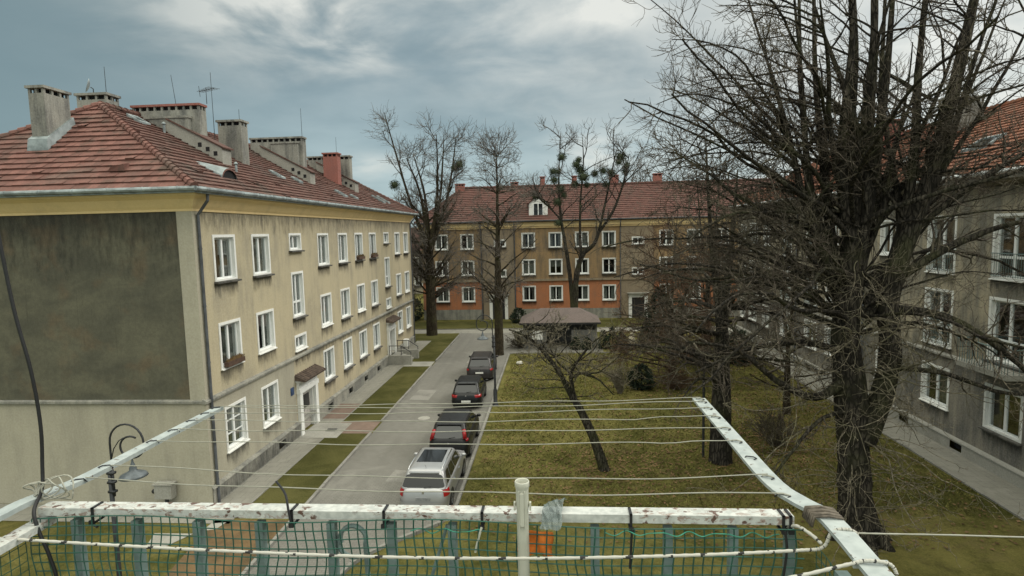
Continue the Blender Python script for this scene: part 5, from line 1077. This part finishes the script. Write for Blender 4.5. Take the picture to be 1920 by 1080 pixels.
bushy_tree('bare_tree', (-4.6, 47.0, 0), 'slim straight bare tree beside the dark grey car', 16.4, 3.8, .33, 52, 43, 'bark_mid', 'twig_haze', .42, (.2, 0), 9, 5, 1.6, .75, .011, .01, .95, 1)
bushy_tree('bare_tree', (-16.5, 78, 0), 'bare background tree behind the roof end of the beige block', 15.5, 4.5, .3, 36, 45, 'bark', 'twig', .3, (0, 0), 8, 4, 1.8, .8, .026, .02, 1.0, 3, 'trees beyond the blocks')
bushy_tree('bare_tree', (-22, 84, 0), 'lower bare background tree just above the far roof edge', 14.5, 4.6, .3, 30, 46, 'bark', 'twig', .3, (0, 0), 8, 4, 1.8, .8, .026, .02, 1.0, 3, 'trees beyond the blocks')
bushy_tree('bare_tree', (13, 84, 0), 'pale bare tree standing above the far roof behind the twigs', 20, 5, .3, 36, 47, 'bark', 'twig', .4, (0, 0), 7, 4, 1.8, .8, .024, .02, 1.1, 3, 'trees beyond the blocks')
bushy_tree('bare_tree', (-17.2, 62, 0), 'dark bare tree filling the gap between the beige block and the far block', 12, 3.2, .35, 40, 48, 'bark', 'twig', .3, (0, 0), 8, 5, 1.4, .7, .02, .0, .9, 3, 'trees beyond the blocks')

# mistletoe tree
rng = np.random.default_rng(61)
TM = tree_root('mistletoe_tree', (1.9, 57.0, 0), 'forked bare tree hung with round dark mistletoe clumps', 'tree'); tk = TW(); tw = TW()
st = [limb(tk, [(1.9, 57, -.1), (1.95, 57, 2.5), (2.1, 57, 5.4), (2.75, 57, 7.6), (3.9, 57, 8.7), (4.6, 57, 11), (5.6, 57.2, 15.5), (6.2, 57.3, 18)], [.40, .32, .28, .23, .18, .13, .07, .015], 30, 9, .03),
      limb(tk, [(1.75, 57, 2.0), (1.5, 57, 5.5), (1.1, 57, 8.5), (.7, 57, 11.2), (.55, 57, 14.5), (.8, 57, 19.3)], [.24, .21, .17, .13, .08, .012], 26, 9, .03),
      limb(tk, [(2.6, 57, 7.2), (2.5, 57, 10), (2.6, 57, 13), (2.9, 57, 16.5), (2.8, 57, 19)], [.15, .12, .09, .06, .012], 22, 8, .03), limb(tk, [(4.2, 57, 9.6), (5.6, 57, 11.6), (6.6, 57, 14.2), (7.2, 57, 17)], [.15, .13, .1, .03], 16, 7, .03), limb(tk, [(.7, 57, 11), (-.6, 57, 12.4), (-1.7, 57, 13.5)], [.1, .08, .03], 10, 6, .03)]
for (p, r) in st:
    for _ in range(11):
        t = rng.uniform(.35, .97); j = min(int(t*(len(p)-1)), len(p)-2); a = rng.uniform(0, 2*math.pi); b = wander(rng, p[j], (math.cos(a), math.sin(a), rng.uniform(.5, 1.4)), rng.uniform(1.5, 3.6), 8, .1, .0, .03); tk.add(b, np.linspace(.05, .03, 9), 4); twigs(tw, rng, b, .05, 8, 4, 1.5, .75, .0125, .8, .03, .05, .2, .15, 5)
tpart('trunk', tk, M['bark'], TM); tpart('crown', tw, M['twig_haze'], TM)
def clump_mesh(seed, n=620, leaf=.13):
    rg_ = np.random.default_rng(seed); mb = MB()
    for _ in range(n):
        q = unit(rg_.normal(0, 1, 3)); c = q*rg_.uniform(.35, 1.0)**.6*(1+.08*rg_.normal()); d = unit(q+rg_.normal(0, .7, 3)); e = unit(np.cross(d, rg_.normal(0, 1, 3))); l = leaf*rg_.uniform(.7, 1.4)*1.5; w = leaf*.45
        mb.quadpts([c, c+d*l*.5+e*w, c+d*l, c+d*l*.5-e*w])
    mb.ellipsoid((0, 0, 0), (.62, .62, .62), 10, 7)
    return mb.mesh('mistletoe_clump', M['mistletoe'])
CM = [clump_mesh(i) for i in (1, 2, 3)]
def clump(T, x, y, z, r, i):
    o = link('mistletoe_clump', CM[i % 3], T, Vector((x, y, z))-Vector(T.location), i*1.3); o.scale = (r, r, r*.95); return o
for i, (x, z, r) in enumerate([(.88, 16.88, .46), (.02, 15.57, .40), (.49, 15.51, .36), (.15, 14.78, .42), (.7, 13.87, .5), (.39, 12.67, .46), (2.25, 16.15, .5), (2.6, 15.65, .52), (2.86, 14.95, .6), (2.15, 14.3, .42), (3.98, 15.26, .40), (4.73, 15.47, .42), (5.51, 15.31, .44), (6.4, 16.75, .55), (6.17, 16.21, .38), (6.9, 15.87, .42), (6.85, 15.36, .38), (4.95, 14.22, .36), (-1.72, 13.29, .4), (3.2, 14.2, .35), (.41, 10.69, .38), (2.45, 16.6, .34), (1.0, 13.3, .34)]): clump(TM, x, 57+.3*math.sin(i*2.1), z, r, i)
clump(T, -15.24, 56.5, 14.68, .52, 1); clump(T, -8.9, 56.4, 16.4, .55, 2); clump(T, -9.3, 56.4, 16.1, .38, 0)

# leaning fruit tree on the lawn
rng = np.random.default_rng(71)
TBt = tree_root('leaning_tree', (1.87, 23.95, 0), 'small leaning bare fruit tree with a crooked trunk on the lawn', 'tree'); tk = TW(); tw = TW()
A = limb(tk, [(1.95, 23.95, -.1), (1.84, 23.95, .35), (1.45, 23.95, 1.5), (.98, 23.95, 2.55), (.62, 23.95, 3.15), (.1, 23.95, 4.2), (-.55, 23.95, 5.05), (-1.1, 23.9, 5.6), (-1.9, 23.8, 6.0)], [.27, .22, .19, .165, .13, .105, .08, .055, .03], 34, 10, .03)
B = limb(tk, [(.78, 23.95, 2.95), (.66, 23.95, 3.5), (.62, 23.9, 4.15), (.95, 23.9, 4.7), (1.4, 23.8, 5.3), (1.7, 23.8, 5.6)], [.10, .085, .075, .06, .045, .025], 18, 8, .03)
C = limb(tk, [(.64, 23.95, 3.9), (1.1, 23.8, 4.15), (1.7, 23.7, 3.9), (2.3, 23.6, 3.3)], [.05, .045, .035, .02], 12, 6, .03)
D = limb(tk, [(.62, 23.95, 4.1), (.1, 23.7, 4.6), (-.2, 23.6, 5.2)], [.05, .04, .02], 10, 6, .03)
for (p, r), n in ((A, 22), (B, 13), (C, 9), (D, 7)):
    for _ in range(n):
        t = rng.uniform(.42 if n == 22 else .2, 1); j = min(int(t*(len(p)-1)), len(p)-2); a = rng.uniform(0, 2*math.pi); b = wander(rng, p[j], (math.cos(a), math.sin(a)*.8, rng.uniform(-.2, .8)), rng.uniform(.8, 2.1), 7, .16, -.02, .03); tk.add(b, np.linspace(.026, .011, 8), 4); twigs(tw, rng, b, .02, 6, 3, .8, .4, .0075, .8, .0, .05, .15, .2, 4)
tpart('trunk', tk, M['bark'], TBt); tpart('crown', tw, M['twig_pale'], TBt)

# shrubs
def shrub(name, x, y, h, w, label, mt, n=60, seed=1, rmin=.010, group=None, fan=.5):
    rg_ = np.random.default_rng(seed); T = empty(name, (x, y, 0), label, 'shrub', group); tk = TW(); tw = TW()
    for _ in range(n):
        a = rg_.uniform(0, 2*math.pi); s_ = rg_.uniform(0, fan); b = wander(rg_, np.array([x+.12*w*math.cos(a), y+.12*w*math.sin(a), 0.0]), (s_*math.cos(a)*w, s_*math.sin(a)*w, h*.6), h*rg_.uniform(.6, 1.1), 6, .12, .0, -.02); tk.add(b, np.linspace(rmin*1.6, rmin, 7), 4); twigs(tw, rg_, b, rmin*2, 5, 2, h*.3, h*.16, rmin*.85, .8, .02, .05, .3, .16, 4)
    tpart('stems', tk, mt, T); tpart('twigs', tw, mt, T); return T
shrub('bare_shrub', 3.85, 35.4, 1.7, .8, 'upright tan bare shrub left of the dark round bush', M['twig_pale'], 40, 81, .012, 'bare shrubs on the lawn')
shrub('bare_shrub', 7.4, 36.4, 1.5, 1.6, 'wide reddish-brown bare shrub right of the dark round bush', M['twig_brown'], 60, 82, .012, 'bare shrubs on the lawn', .9)
shrub('bare_shrub', 9.9, 26.8, 1.6, 1.5, 'tangled grey bare shrub between the two big tree trunks', M['twig'], 70, 83, .009, 'bare shrubs on the lawn', .8)
shrub('bare_shrub', -3.0, 50.0, 1.5, 1.6, 'low grey bare shrub at the left corner of the waste shelter', M['twig'], 60, 84, .016, 'bare shrubs on the lawn', 1.0)
shrub('bare_shrub', 10.2, 43, 1.9, 1.8, 'tall bushy bare shrub near the far right corner of the lawn', M['twig'], 80, 85, .014, 'bare shrubs on the lawn', .9)
def leafy(name, x, y, prof, label, cat, mt, n, leaf, seed, group=None):
    rg_ = np.random.default_rng(seed); T = empty(name, (x, y, 0), label, cat, group); mb = MB(); hs = [p[1] for p in prof]; rs = [p[0] for p in prof]; Hh = hs[-1]
    for _ in range(n):
        h = Hh*rg_.random()**1.25; R_ = np.interp(h, hs, rs)*rg_.uniform(.55, 1.1); a = rg_.uniform(0, 2*math.pi); R_ *= 1+.18*math.sin(3*a+h*2.3+seed); c = np.array([R_*math.cos(a), R_*math.sin(a), h]); d = unit(np.array([math.cos(a), math.sin(a), rg_.uniform(-.4, .8)])+rg_.normal(0, .45, 3)); e = unit(np.cross(d, rg_.normal(0, 1, 3))); l = leaf*rg_.uniform(.7, 1.5); w = leaf*.35
        mb.quadpts([c, c+d*l*.5+e*w, c+d*l, c+d*l*.5-e*w])
    lpart('foliage', mb, mt, T); mb = MB(); mb.tube([(0, 0, 0), (0, 0, Hh*.8)], .05, 6); lpart('stem', mb, M['bark'], T); return T
leafy('round_bush', 5.3, 36.5, [(.35, 0), (.75, .4), (.7, .9), (.3, 1.35), (.05, 1.5)], 'dark round evergreen bush on the lawn', 'bush', M['conifer'], 1700, .16, 91)
for i, (x, y, h, lb) in enumerate(((4.0, 49.2, 1.5, 'dark conical thuja touching the right corner of the waste shelter'), (4.75, 49.0, 1.8, 'second dark thuja from the waste shelter'), (5.5, 49.1, 1.6, 'third dark thuja from the waste shelter'), (2.6, 49.0, .9, 'short dark thuja before the shelter wall, right of its opening'), (1.7, 49.0, 1.0, 'short dark thuja right beside the shelter opening'), (7.4, 49.3, 2.2, 'tallest dark thuja, apart at the right end of the row'))):
    leafy('thuja', x, y, [(.30, 0), (.38, h*.3), (.25, h*.65), (.03, h)], lb, 'conifer', M['conifer'], 700, .15, 100+i, 'thujas by the waste shelter')
for i, (x, y, lb) in enumerate(((-16.6, 66.5, 'dark bush nearest the corner of the far block, in the gap by the beige block'), (-18.6, 70.0, 'dark bush deeper in the gap beyond the beige block'))): leafy('evergreen_bush', x, y, [(.8, 0), (1.4, .9), (1.0, 2.0), (.2, 2.7)], lb, 'bush', M['conifer'], 900, .26, 130+i)
leafy('evergreen_bush', -4.0, 63.6, [(.4, 0), (.8, .5), (.55, 1.2), (.1, 1.6)], 'evergreen bush right of the first far doorway', 'bush', M['conifer'], 900, .2, 111)
leafy('evergreen_tree', 9.3, 53.0, [(.6, 0), (1.3, 1.0), (1.1, 2.4), (.5, 3.8), (.1, 4.6)], 'shaggy dark evergreen beyond the thujas', 'tree', M['conifer'], 2200, .28, 112)
leafy('evergreen_bush', 13.3, 43.2, [(.6, 0), (1.0, .8), (.8, 1.7), (.2, 2.4)], 'dark evergreen bush at the foot of the grimy grey building', 'bush', M['conifer'], 1300, .22, 113)
mb = MB(); mb.ellipsoid((0, 0, .10), (.26, .2, .14), 9, 5); mb.ellipsoid((.1, .05, .16), (.14, .12, .1), 8, 5); o = link('pale_stone', mb.mesh('pale_stone', M['stone'])); o.location = (-3.11+.35, 43.5, 0); tag(o, 'pale stone lying on the lawn near the grey car', 'stone')
mb = MB(); mb.ellipsoid((0, 0, .55), (.35, .3, .6), 10, 7); mb.ellipsoid((.05, 0, 1.2), (.2, .2, .22), 9, 6); o = link('garden_sack', mb.mesh('garden_sack', plain('sack_cream', (.42, .38, .28), .8))); o.location = (6.3, 48.9, 0); tag(o, 'cream garden sack standing right of the thujas', 'sack')
mb = MB(); mb.lathe([(.001, .012), (.30, .012), (.33, .008), (.33, -.01)], 20); o = link('manhole_cover', mb.mesh('manhole_cover', M['concrete'])); o.location = (-7.2, 30.7, 0); tag(o, 'round pale manhole cover in the road beside the black people carrier', 'manhole cover')
mb = MB(); mb.box(-.25, .25, -.2, .2, .012, .022); o = link('boot_grate', mb.mesh('boot_grate', M['dark_metal'])); o.location = (-11.6, 28.75, 0.004); tag(o, 'dark boot-scraper grate in the concrete before the first doorway', 'grate')
mb = MB(); mb.tube([(0, 0, 0), (0, 0, 4.2)], .055, 8); mb.box(-.05, .05, -.05, .05, 4.2, 4.3); o = link('metal_post', mb.mesh('metal_post', M['dark_metal'])); o.location = (6.35, 25.4, 0); tag(o, 'thin black post left of the ivy-thick trunk', 'post')

# ------------------------------------------------------------------ own balcony
ZR = 9.38; AXL, AXR, YB = -1.235, .518, 1.25
mb = MB(); mb.box(-1.6, .9, -.3, 1.32, 8.20, 8.32); structure('balcony_slab', mb, M['concrete'])
t = empty('balcony_railing', (-.36, YB, 8.32), 'chipped white balcony railing with pale green balusters', 'railing')
mb = MB(); mb.box(-1.225, .505, YB-.002, YB+.034, ZR-.023, ZR-.004); part('top_rail', mb, M['chipped'], t)
mb = MB(); mb.box(AXL-.008, AXL+.03, -.25, YB+.026, ZR-.052, ZR-.035); part('side_rail', mb, M['chipped'], t)
for x in (-1.14, -.99, -.84, -.69, -.52, -.38, -.24, .08, .24, .38, .50):
    mb = MB(); mb.box(x-.0095, x+.0095, YB+.001, YB+.020, 8.32, ZR-.036); part('baluster', mb, M['baluster'], t)
for x in (AXL, AXR+.03):
    for yy in (1.12, .98, .84): mb = MB(); mb.box(x-.012, x+.012, yy-.012, yy+.012, 8.32, ZR-.054); part('baluster', mb, M['baluster'], t)
mb = MB()
def arcpts(cx, cz, r, a0, a1, n=16): return [(cx+r*math.cos(rad(a0+(a1-a0)*i/n)), YB+.012, cz+r*math.sin(rad(a0+(a1-a0)*i/n))) for i in range(n+1)]
mb.tube(arcpts(-.472, ZR-.075, .030, 200, -20)+arcpts(-.50, ZR-.17, .06, 40, -60)[4:], .0055, 6); mb.tube(arcpts(-.472, ZR-.085, .035, 150, 290), .0055, 6)
mb.tube([(-.252, YB+.012, ZR-.04), (-.30, YB+.012, ZR-.19), (-.36, YB+.012, ZR-.36)], .0045, 6)
part('scroll', mb, M['baluster'], t)
# netting
t = empty('safety_net', (-.36, YB-.012, 8.32), 'dark green square mesh netting tied along the balcony railing', 'netting')
mb = MB(); cell_ = .0212; top, bot = ZR-.022, 8.55
def sag(x): return .006*math.sin(x*9+1)+.012*max(0, math.sin(x*3.1+.3))**2
def netpt(x, z): 
    k = (top-z); w = .006*math.sin(z*37+x*5)+.004*math.sin(x*23+z*11); return (x+w*min(1, k*8+.1), YB-.010-.010*min(1, k*4)*(1+math.sin(x*7+z*5)), z-sag(x)*max(0, 1-k*1.2))
zs_ = np.arange(top, bot, -cell_)
for i in range(int((AXR-AXL)/cell_)+1):
    x = AXL+i*cell_; mb.tube([netpt(x, z) for z in zs_], .0016, 4, cap=False)
for z in zs_: mb.tube([netpt(x, z) for x in np.linspace(AXL, AXR, 84)], .0016, 4, cap=False)
part('front_mesh', mb, M['net'], t)
mb = MB()
for xs in (AXL-.014, AXR+.024):
    ys = np.arange(YB-.02, .5, -cell_); zz = np.arange(ZR-.06, 8.75, -cell_)
    for yv in ys: mb.tube([(xs+.004*math.sin(yv*31+q*9), yv, q) for q in zz], .0011, 3, cap=False)
    for q in zz: mb.tube([(xs+.004*math.sin(yv*31+q*9), yv, q) for yv in ys], .0011, 3, cap=False)
part('side_mesh', mb, M['net'], t)
mb = MB()       # lacing cord under the rail
for (a, b_) in ((-.33, -.16), (.10, .47)):
    mb = MB(); mb.tube([(x, YB-.014+.004*math.sin(x*140), ZR-.040+.004*math.sin(x*95)) for x in np.linspace(a, b_, 60)], .0012, 4); part('lacing', mb, plain('lacing_green', (.03, .22, .15), .6), t)
# drying rack
t = empty('drying_rack', (-.36, YB, ZR), 'white folding drying rack reaching out over the railing with washing lines', 'drying rack')
def flat_arm(path, w, th, name):
    mb = MB(); P = np.array(path, float); n = 28; P, _ = smoothpath(P, np.ones(len(P)), n); rings = []
    for i in range(n):
        d_ = P[min(i+1, n-1)]-P[max(i-1, 0)]; d_[2] = 0; d_ = unit(d_); s_ = np.array([-d_[1], d_[0], 0])*w/2; u_ = np.array([0, 0, th/2]); rings.append([P[i]-s_-u_, P[i]+s_-u_, P[i]+s_+u_, P[i]-s_+u_])
    mb.loft(rings); return part(name, mb, M['arm'], t)
flat_arm([(.548, .70, ZR+.004), (.560, 1.03, ZR+.004), (.566, 1.15, ZR+.004), (.562, 1.24, ZR+.006), (.538, 1.31, ZR+.003), (.517, 1.42, ZR), (.515, 1.75, ZR), (.512, 2.12, ZR)], .045, .008, 'arm')
flat_arm([(-1.30, .95, ZR+.004), (-1.268, 1.16, ZR+.004), (-1.262, 1.24, ZR+.006), (-1.250, 1.31, ZR+.004), (-1.238, 1.42, ZR), (-1.236, 1.75, ZR), (-1.232, 2.02, ZR)], .034, .012, 'arm')
wires = [(2.01, 2.105, .004), (2.005, 2.07, .012), (1.94, 1.995, .010), (1.86, 1.90, .012), (1.765, 1.79, .010), (1.665, 1.68, .014), (1.475, 1.435, .022), (1.385, 1.335, .016)]
for k, (yl, yr, sg) in enumerate(wires):
    mb = MB(); pts = []
    for i in range(41):
        f = i/40; x = -1.22+1.735*f; pts.append((x, yl+(yr-yl)*f+.002*math.sin(f*14+k), ZR+.009-sg*4*f*(1-f)+.0022*math.sin(f*21+k*2)+(.004*math.exp(-((f-.83-.02*k)*30)**2)-.004*math.exp(-((f-.79-.02*k)*30)**2))*(k in (3, 5))))
    mb.tube(pts, .0016, 5, cap=True)
    mb.tube([(.500, yr, ZR+.008), (.512, yr-.004, ZR+.010), (.526, yr-.012, ZR+.008)], .0022, 5); part('washing_line', mb, M['line'], t)
for side, ys in ((1, [w[1] for w in wires]+[1.56]), (-1, [w[0] for w in wires])):
    for yv in ys:
        mb = MB(); xc = .515 if side > 0 else -1.236
        mb.tube([(xc-side*.018, yv+.004, ZR-.002), (xc-side*.012, yv, ZR+.008), (xc+side*.004, yv-.006, ZR+.0085), (xc+side*.010, yv-.014, ZR+.007), (xc+side*.002, yv-.018, ZR+.006)], .0018, 5); part('hook', mb, M['dark_metal'], t)
for xc, yv, w in ((.563, 1.085, .05),):
    mb = MB(); mb.box(xc-.03, xc+.03, yv-.03, yv-.026, ZR-.004, ZR+.011); part('bracket', mb, M['arm'], t)
def rope(pts, r, name, label, n=220, fleck=True):
    P, _ = smoothpath(pts, np.ones(len(pts)), n); mb = MB(); k = 0
    mb.tube(P, r*(1+.10*np.sin(np.arange(n)*1.1)), 6)
    for i in range(n-1):
        for j in range(6): mb.tone[i*6+j] = 1.0 if (i % 16 in (0, 1, 2, 3) and (j+i) % 6 in (0, 1, 2)) and fleck else 0.0
    o = link(name, mb.mesh(name, M['rope'] if fleck else M['line'], True, 'fleck'), None); o.location = (0, 0, 0); return tag(o, label, 'rope')
rope([(-1.36, 1.15, 9.355), (-1.25, 1.17, 9.343), (-1.0, 1.172, 9.331), (-.75, 1.172, 9.322), (-.40, 1.172, 9.314), (-.07, 1.172, 9.316), (.25, 1.172, 9.328), (.48, 1.17, 9.344), (.53, 1.17, 9.352), (.548, 1.172, 9.383), (.575, 1.17, 9.390), (.592, 1.165, 9.384), (.59, 1.16, 9.368)], .0033, 'flecked_rope', 'long white black-flecked rope strung across in front of the netting', 720)
rope([(.30, 1.03, 9.352), (.42, 1.04, 9.366), (.52, 1.05, 9.386), (.555, 1.05, 9.394), (.59, 1.045, 9.391), (.60, 1.04, 9.375)], .0034, 'flecked_rope', 'short white black-flecked rope around the end of the right rack arm', 150)
rope([(.492, 1.262, 9.345), (.505, 1.235, 9.362), (.52, 1.20, 9.362), (.53, 1.175, 9.356)], .0036, 'flecked_rope', 'white cord end knotted from the rail corner to the right rack arm', 40)
rope([(.60, 1.19, 9.372), (.66, 1.20, 9.366), (.80, 1.21, 9.360), (1.0, 1.22, 9.352), (1.25, 1.24, 9.345)], .0017, 'cream_cord', 'thin cream cord running off to the right from the rack arm', 60, False)
mb = MB()
for k in range(7):
    yv = 1.262-.0075*k; mb.tube([(.56-.030, yv+.004, ZR-.012), (.56-.027, yv, ZR+.012), (.56, yv-.003, ZR+.015+.002*(k % 2)), (.56+.027, yv-.006, ZR+.012), (.56+.030, yv-.008, ZR-.012)], .0026+.0007*(k % 2), 6)
o = link('cord_binding', mb.mesh('cord_binding', plain('grey_cord', (.12, .10, .078), .8, 0, .4, 60), True)); tag(o, 'grey cord wound tightly around the right rack arm', 'cord')
mb = MB()
for k in range(6):
    r = .020+.004*k; pts = []
    for i in range(25): a = 2*math.pi*i/24; pts.append((-1.235+.014*k-.03+r*math.cos(a), 1.285+.012*math.sin(a*2+k), ZR+.026+r*.75*math.sin(a)))
    mb.tube(pts, .0019, 5)
o = link('cord_coil', mb.mesh('cord_coil', M['line'], True)); tag(o, 'loose pale loops of cord tied at the left rack arm', 'cord')
P, _ = smoothpath([(-1.33, 1.302, 10.25), (-1.305, 1.302, 10.02), (-1.285, 1.302, 9.84), (-1.258, 1.302, 9.69), (-1.248, 1.302, 9.56), (-1.252, 1.30, 9.46), (-1.245, 1.285, 9.405), (-1.222, 1.235, 9.375), (-1.205, 1.225, 9.33), (-1.185, 1.225, 9.27), (-1.17, 1.225, 9.18), (-1.165, 1.225, 8.9)], np.ones(12), 90)
mb = MB(); mb.tube(P, .0040, 8); o = link('black_cable', mb.mesh('black_cable', M['black'], True)); tag(o, 'black cable hanging past the left rack arm and down behind the rope', 'cable')
def tie(x, label, tail, white=False):
    t_ = empty('cable_tie', (x, YB+.012, ZR-.02), label, 'cable tie', 'cable ties around the top rail'); mb = MB()
    mb.box(-.003, .003, -.017, -.0145, -.018, .019); mb.box(-.003, .003, .0145, .017, -.018, .019); mb.box(-.003, .003, -.017, .017, .0165, .019); mb.box(-.003, .003, -.017, .017, -.0205, -.018); mb.box(-.0055, .0055, -.023, -.017, -.02, -.010); lpart('strap', mb, M['black'], t_)
    if tail: mb = MB(); P, _ = smoothpath(tail, np.ones(len(tail)), 12); mb.tube(P, .0028, 5); lpart('tail', mb, M['ivory'] if white else M['black'], t_)
tie(-1.088, 'black cable tie on the rail nearest the left corner', [(0, -.02, -.016), (.012, -.022, -.024), (.016, -.02, -.02)])
tie(-.607, 'black cable tie with a long tail poking up over the lawn verge', [(0, -.02, -.014), (-.006, -.018, .02), (-.02, .0, .05), (-.055, .03, .066)])
tie(-.393, 'short black cable tie on the rail over the road', None)
tie(-.17, 'black cable tie with a pale dangling tail, left of the plastic tube', [(0, -.022, -.012), (-.006, -.024, -.03), (-.016, -.024, -.07)], True)
tie(.158, 'black cable tie with a straight tail hanging down the netting, right of the tube', [(0, -.022, -.012), (.0, -.024, -.03), (-.004, -.026, -.10)])
tie(.482, 'first of two black cable ties at the right rail corner', [(0, -.022, -.012), (.004, -.026, -.05), (-.002, -.026, -.11)])
tie(.497, 'second of two black cable ties at the right rail corner, closer to the rack arm', None)
t = empty('plastic_tube', (-.078, YB-.020, 8.6), 'ivory plastic tube with a flared rim standing against the rail', 'tube')
mb = MB(); mb.lathe([(.001, 0), (.0145, 0), (.0145, .80), (.0155, .805), (.0155, .845), (.0165, .85), (.0178, .852), (.0178, .862), (.0165, .864), (.0148, .862), (.0142, .80), (.0142, .6), (.001, .6)], 24); mb.v = [(q[0]*.9, q[1]*.9, q[2]-.004) for q in mb.v]; lpart('barrel', mb, M['ivory'], t, True)
mb = MB(); mb.box(-.0045, .0045, -.0195, -.014, .765, .838); mb.box(-.007, -.005, -.0178, -.013, .76, .842); mb.box(.005, .007, -.0178, -.013, .76, .842); lpart('clip', mb, M['ivory'], t)
mb = MB(); mb.box(-.019, -.015, -.006, .004, .795, .812); mb.box(.015, .019, -.006, .004, .795, .812); lpart('lug', mb, M['ivory'], t)
mb = MB(); n = 12
gx = np.linspace(-.090, -.014, n); gz_ = np.linspace(9.280, 9.336, 8)
def cl(x, z): return (x+.003*math.sin(z*110), YB-.003-.005*math.sin(x*120+z*60), z+.003*math.sin(x*90))
for i in range(n-1):
    for j in range(7): mb.quadpts([cl(gx[i], gz_[j]), cl(gx[i+1], gz_[j]), cl(gx[i+1], gz_[j+1]), cl(gx[i], gz_[j+1])])
o = link('orange_cloth', mb.mesh('orange_cloth', M['orange'], True, None, True)); sm = o.modifiers.new('thickness', 'SOLIDIFY'); sm.thickness = .0015; tag(o, 'orange cloth scrap tied behind the netting at the plastic tube', 'cloth')
mb = MB(); rg_ = np.random.default_rng(3); gx = np.linspace(-.034, .012, 9); gs = np.linspace(0, 1, 9); grid = {}
for i, x in enumerate(gx):
    for j, s_ in enumerate(gs):
        y_ = YB+.034-.062*s_; z_ = ZR+.005+.016*math.exp(-((s_-.2)*5)**2)*(i/8)-(.034*max(0, s_-.55)/.45); grid[i, j] = (x+.008*(s_-.5)*(-2)+rg_.normal(0, .0018), y_+rg_.normal(0, .002), z_+abs(rg_.normal(0, .003)))
for i in range(8):
    for j in range(8): mb.quadpts([grid[i, j], grid[i+1, j], grid[i+1, j+1], grid[i, j+1]])
o = link('plastic_film', mb.mesh('plastic_film', M['film'], False, None, True)); sm = o.modifiers.new('thickness', 'SOLIDIFY'); sm.thickness = .0006; tag(o, 'crumpled grey plastic film draped over the rail right of the tube', 'plastic film')
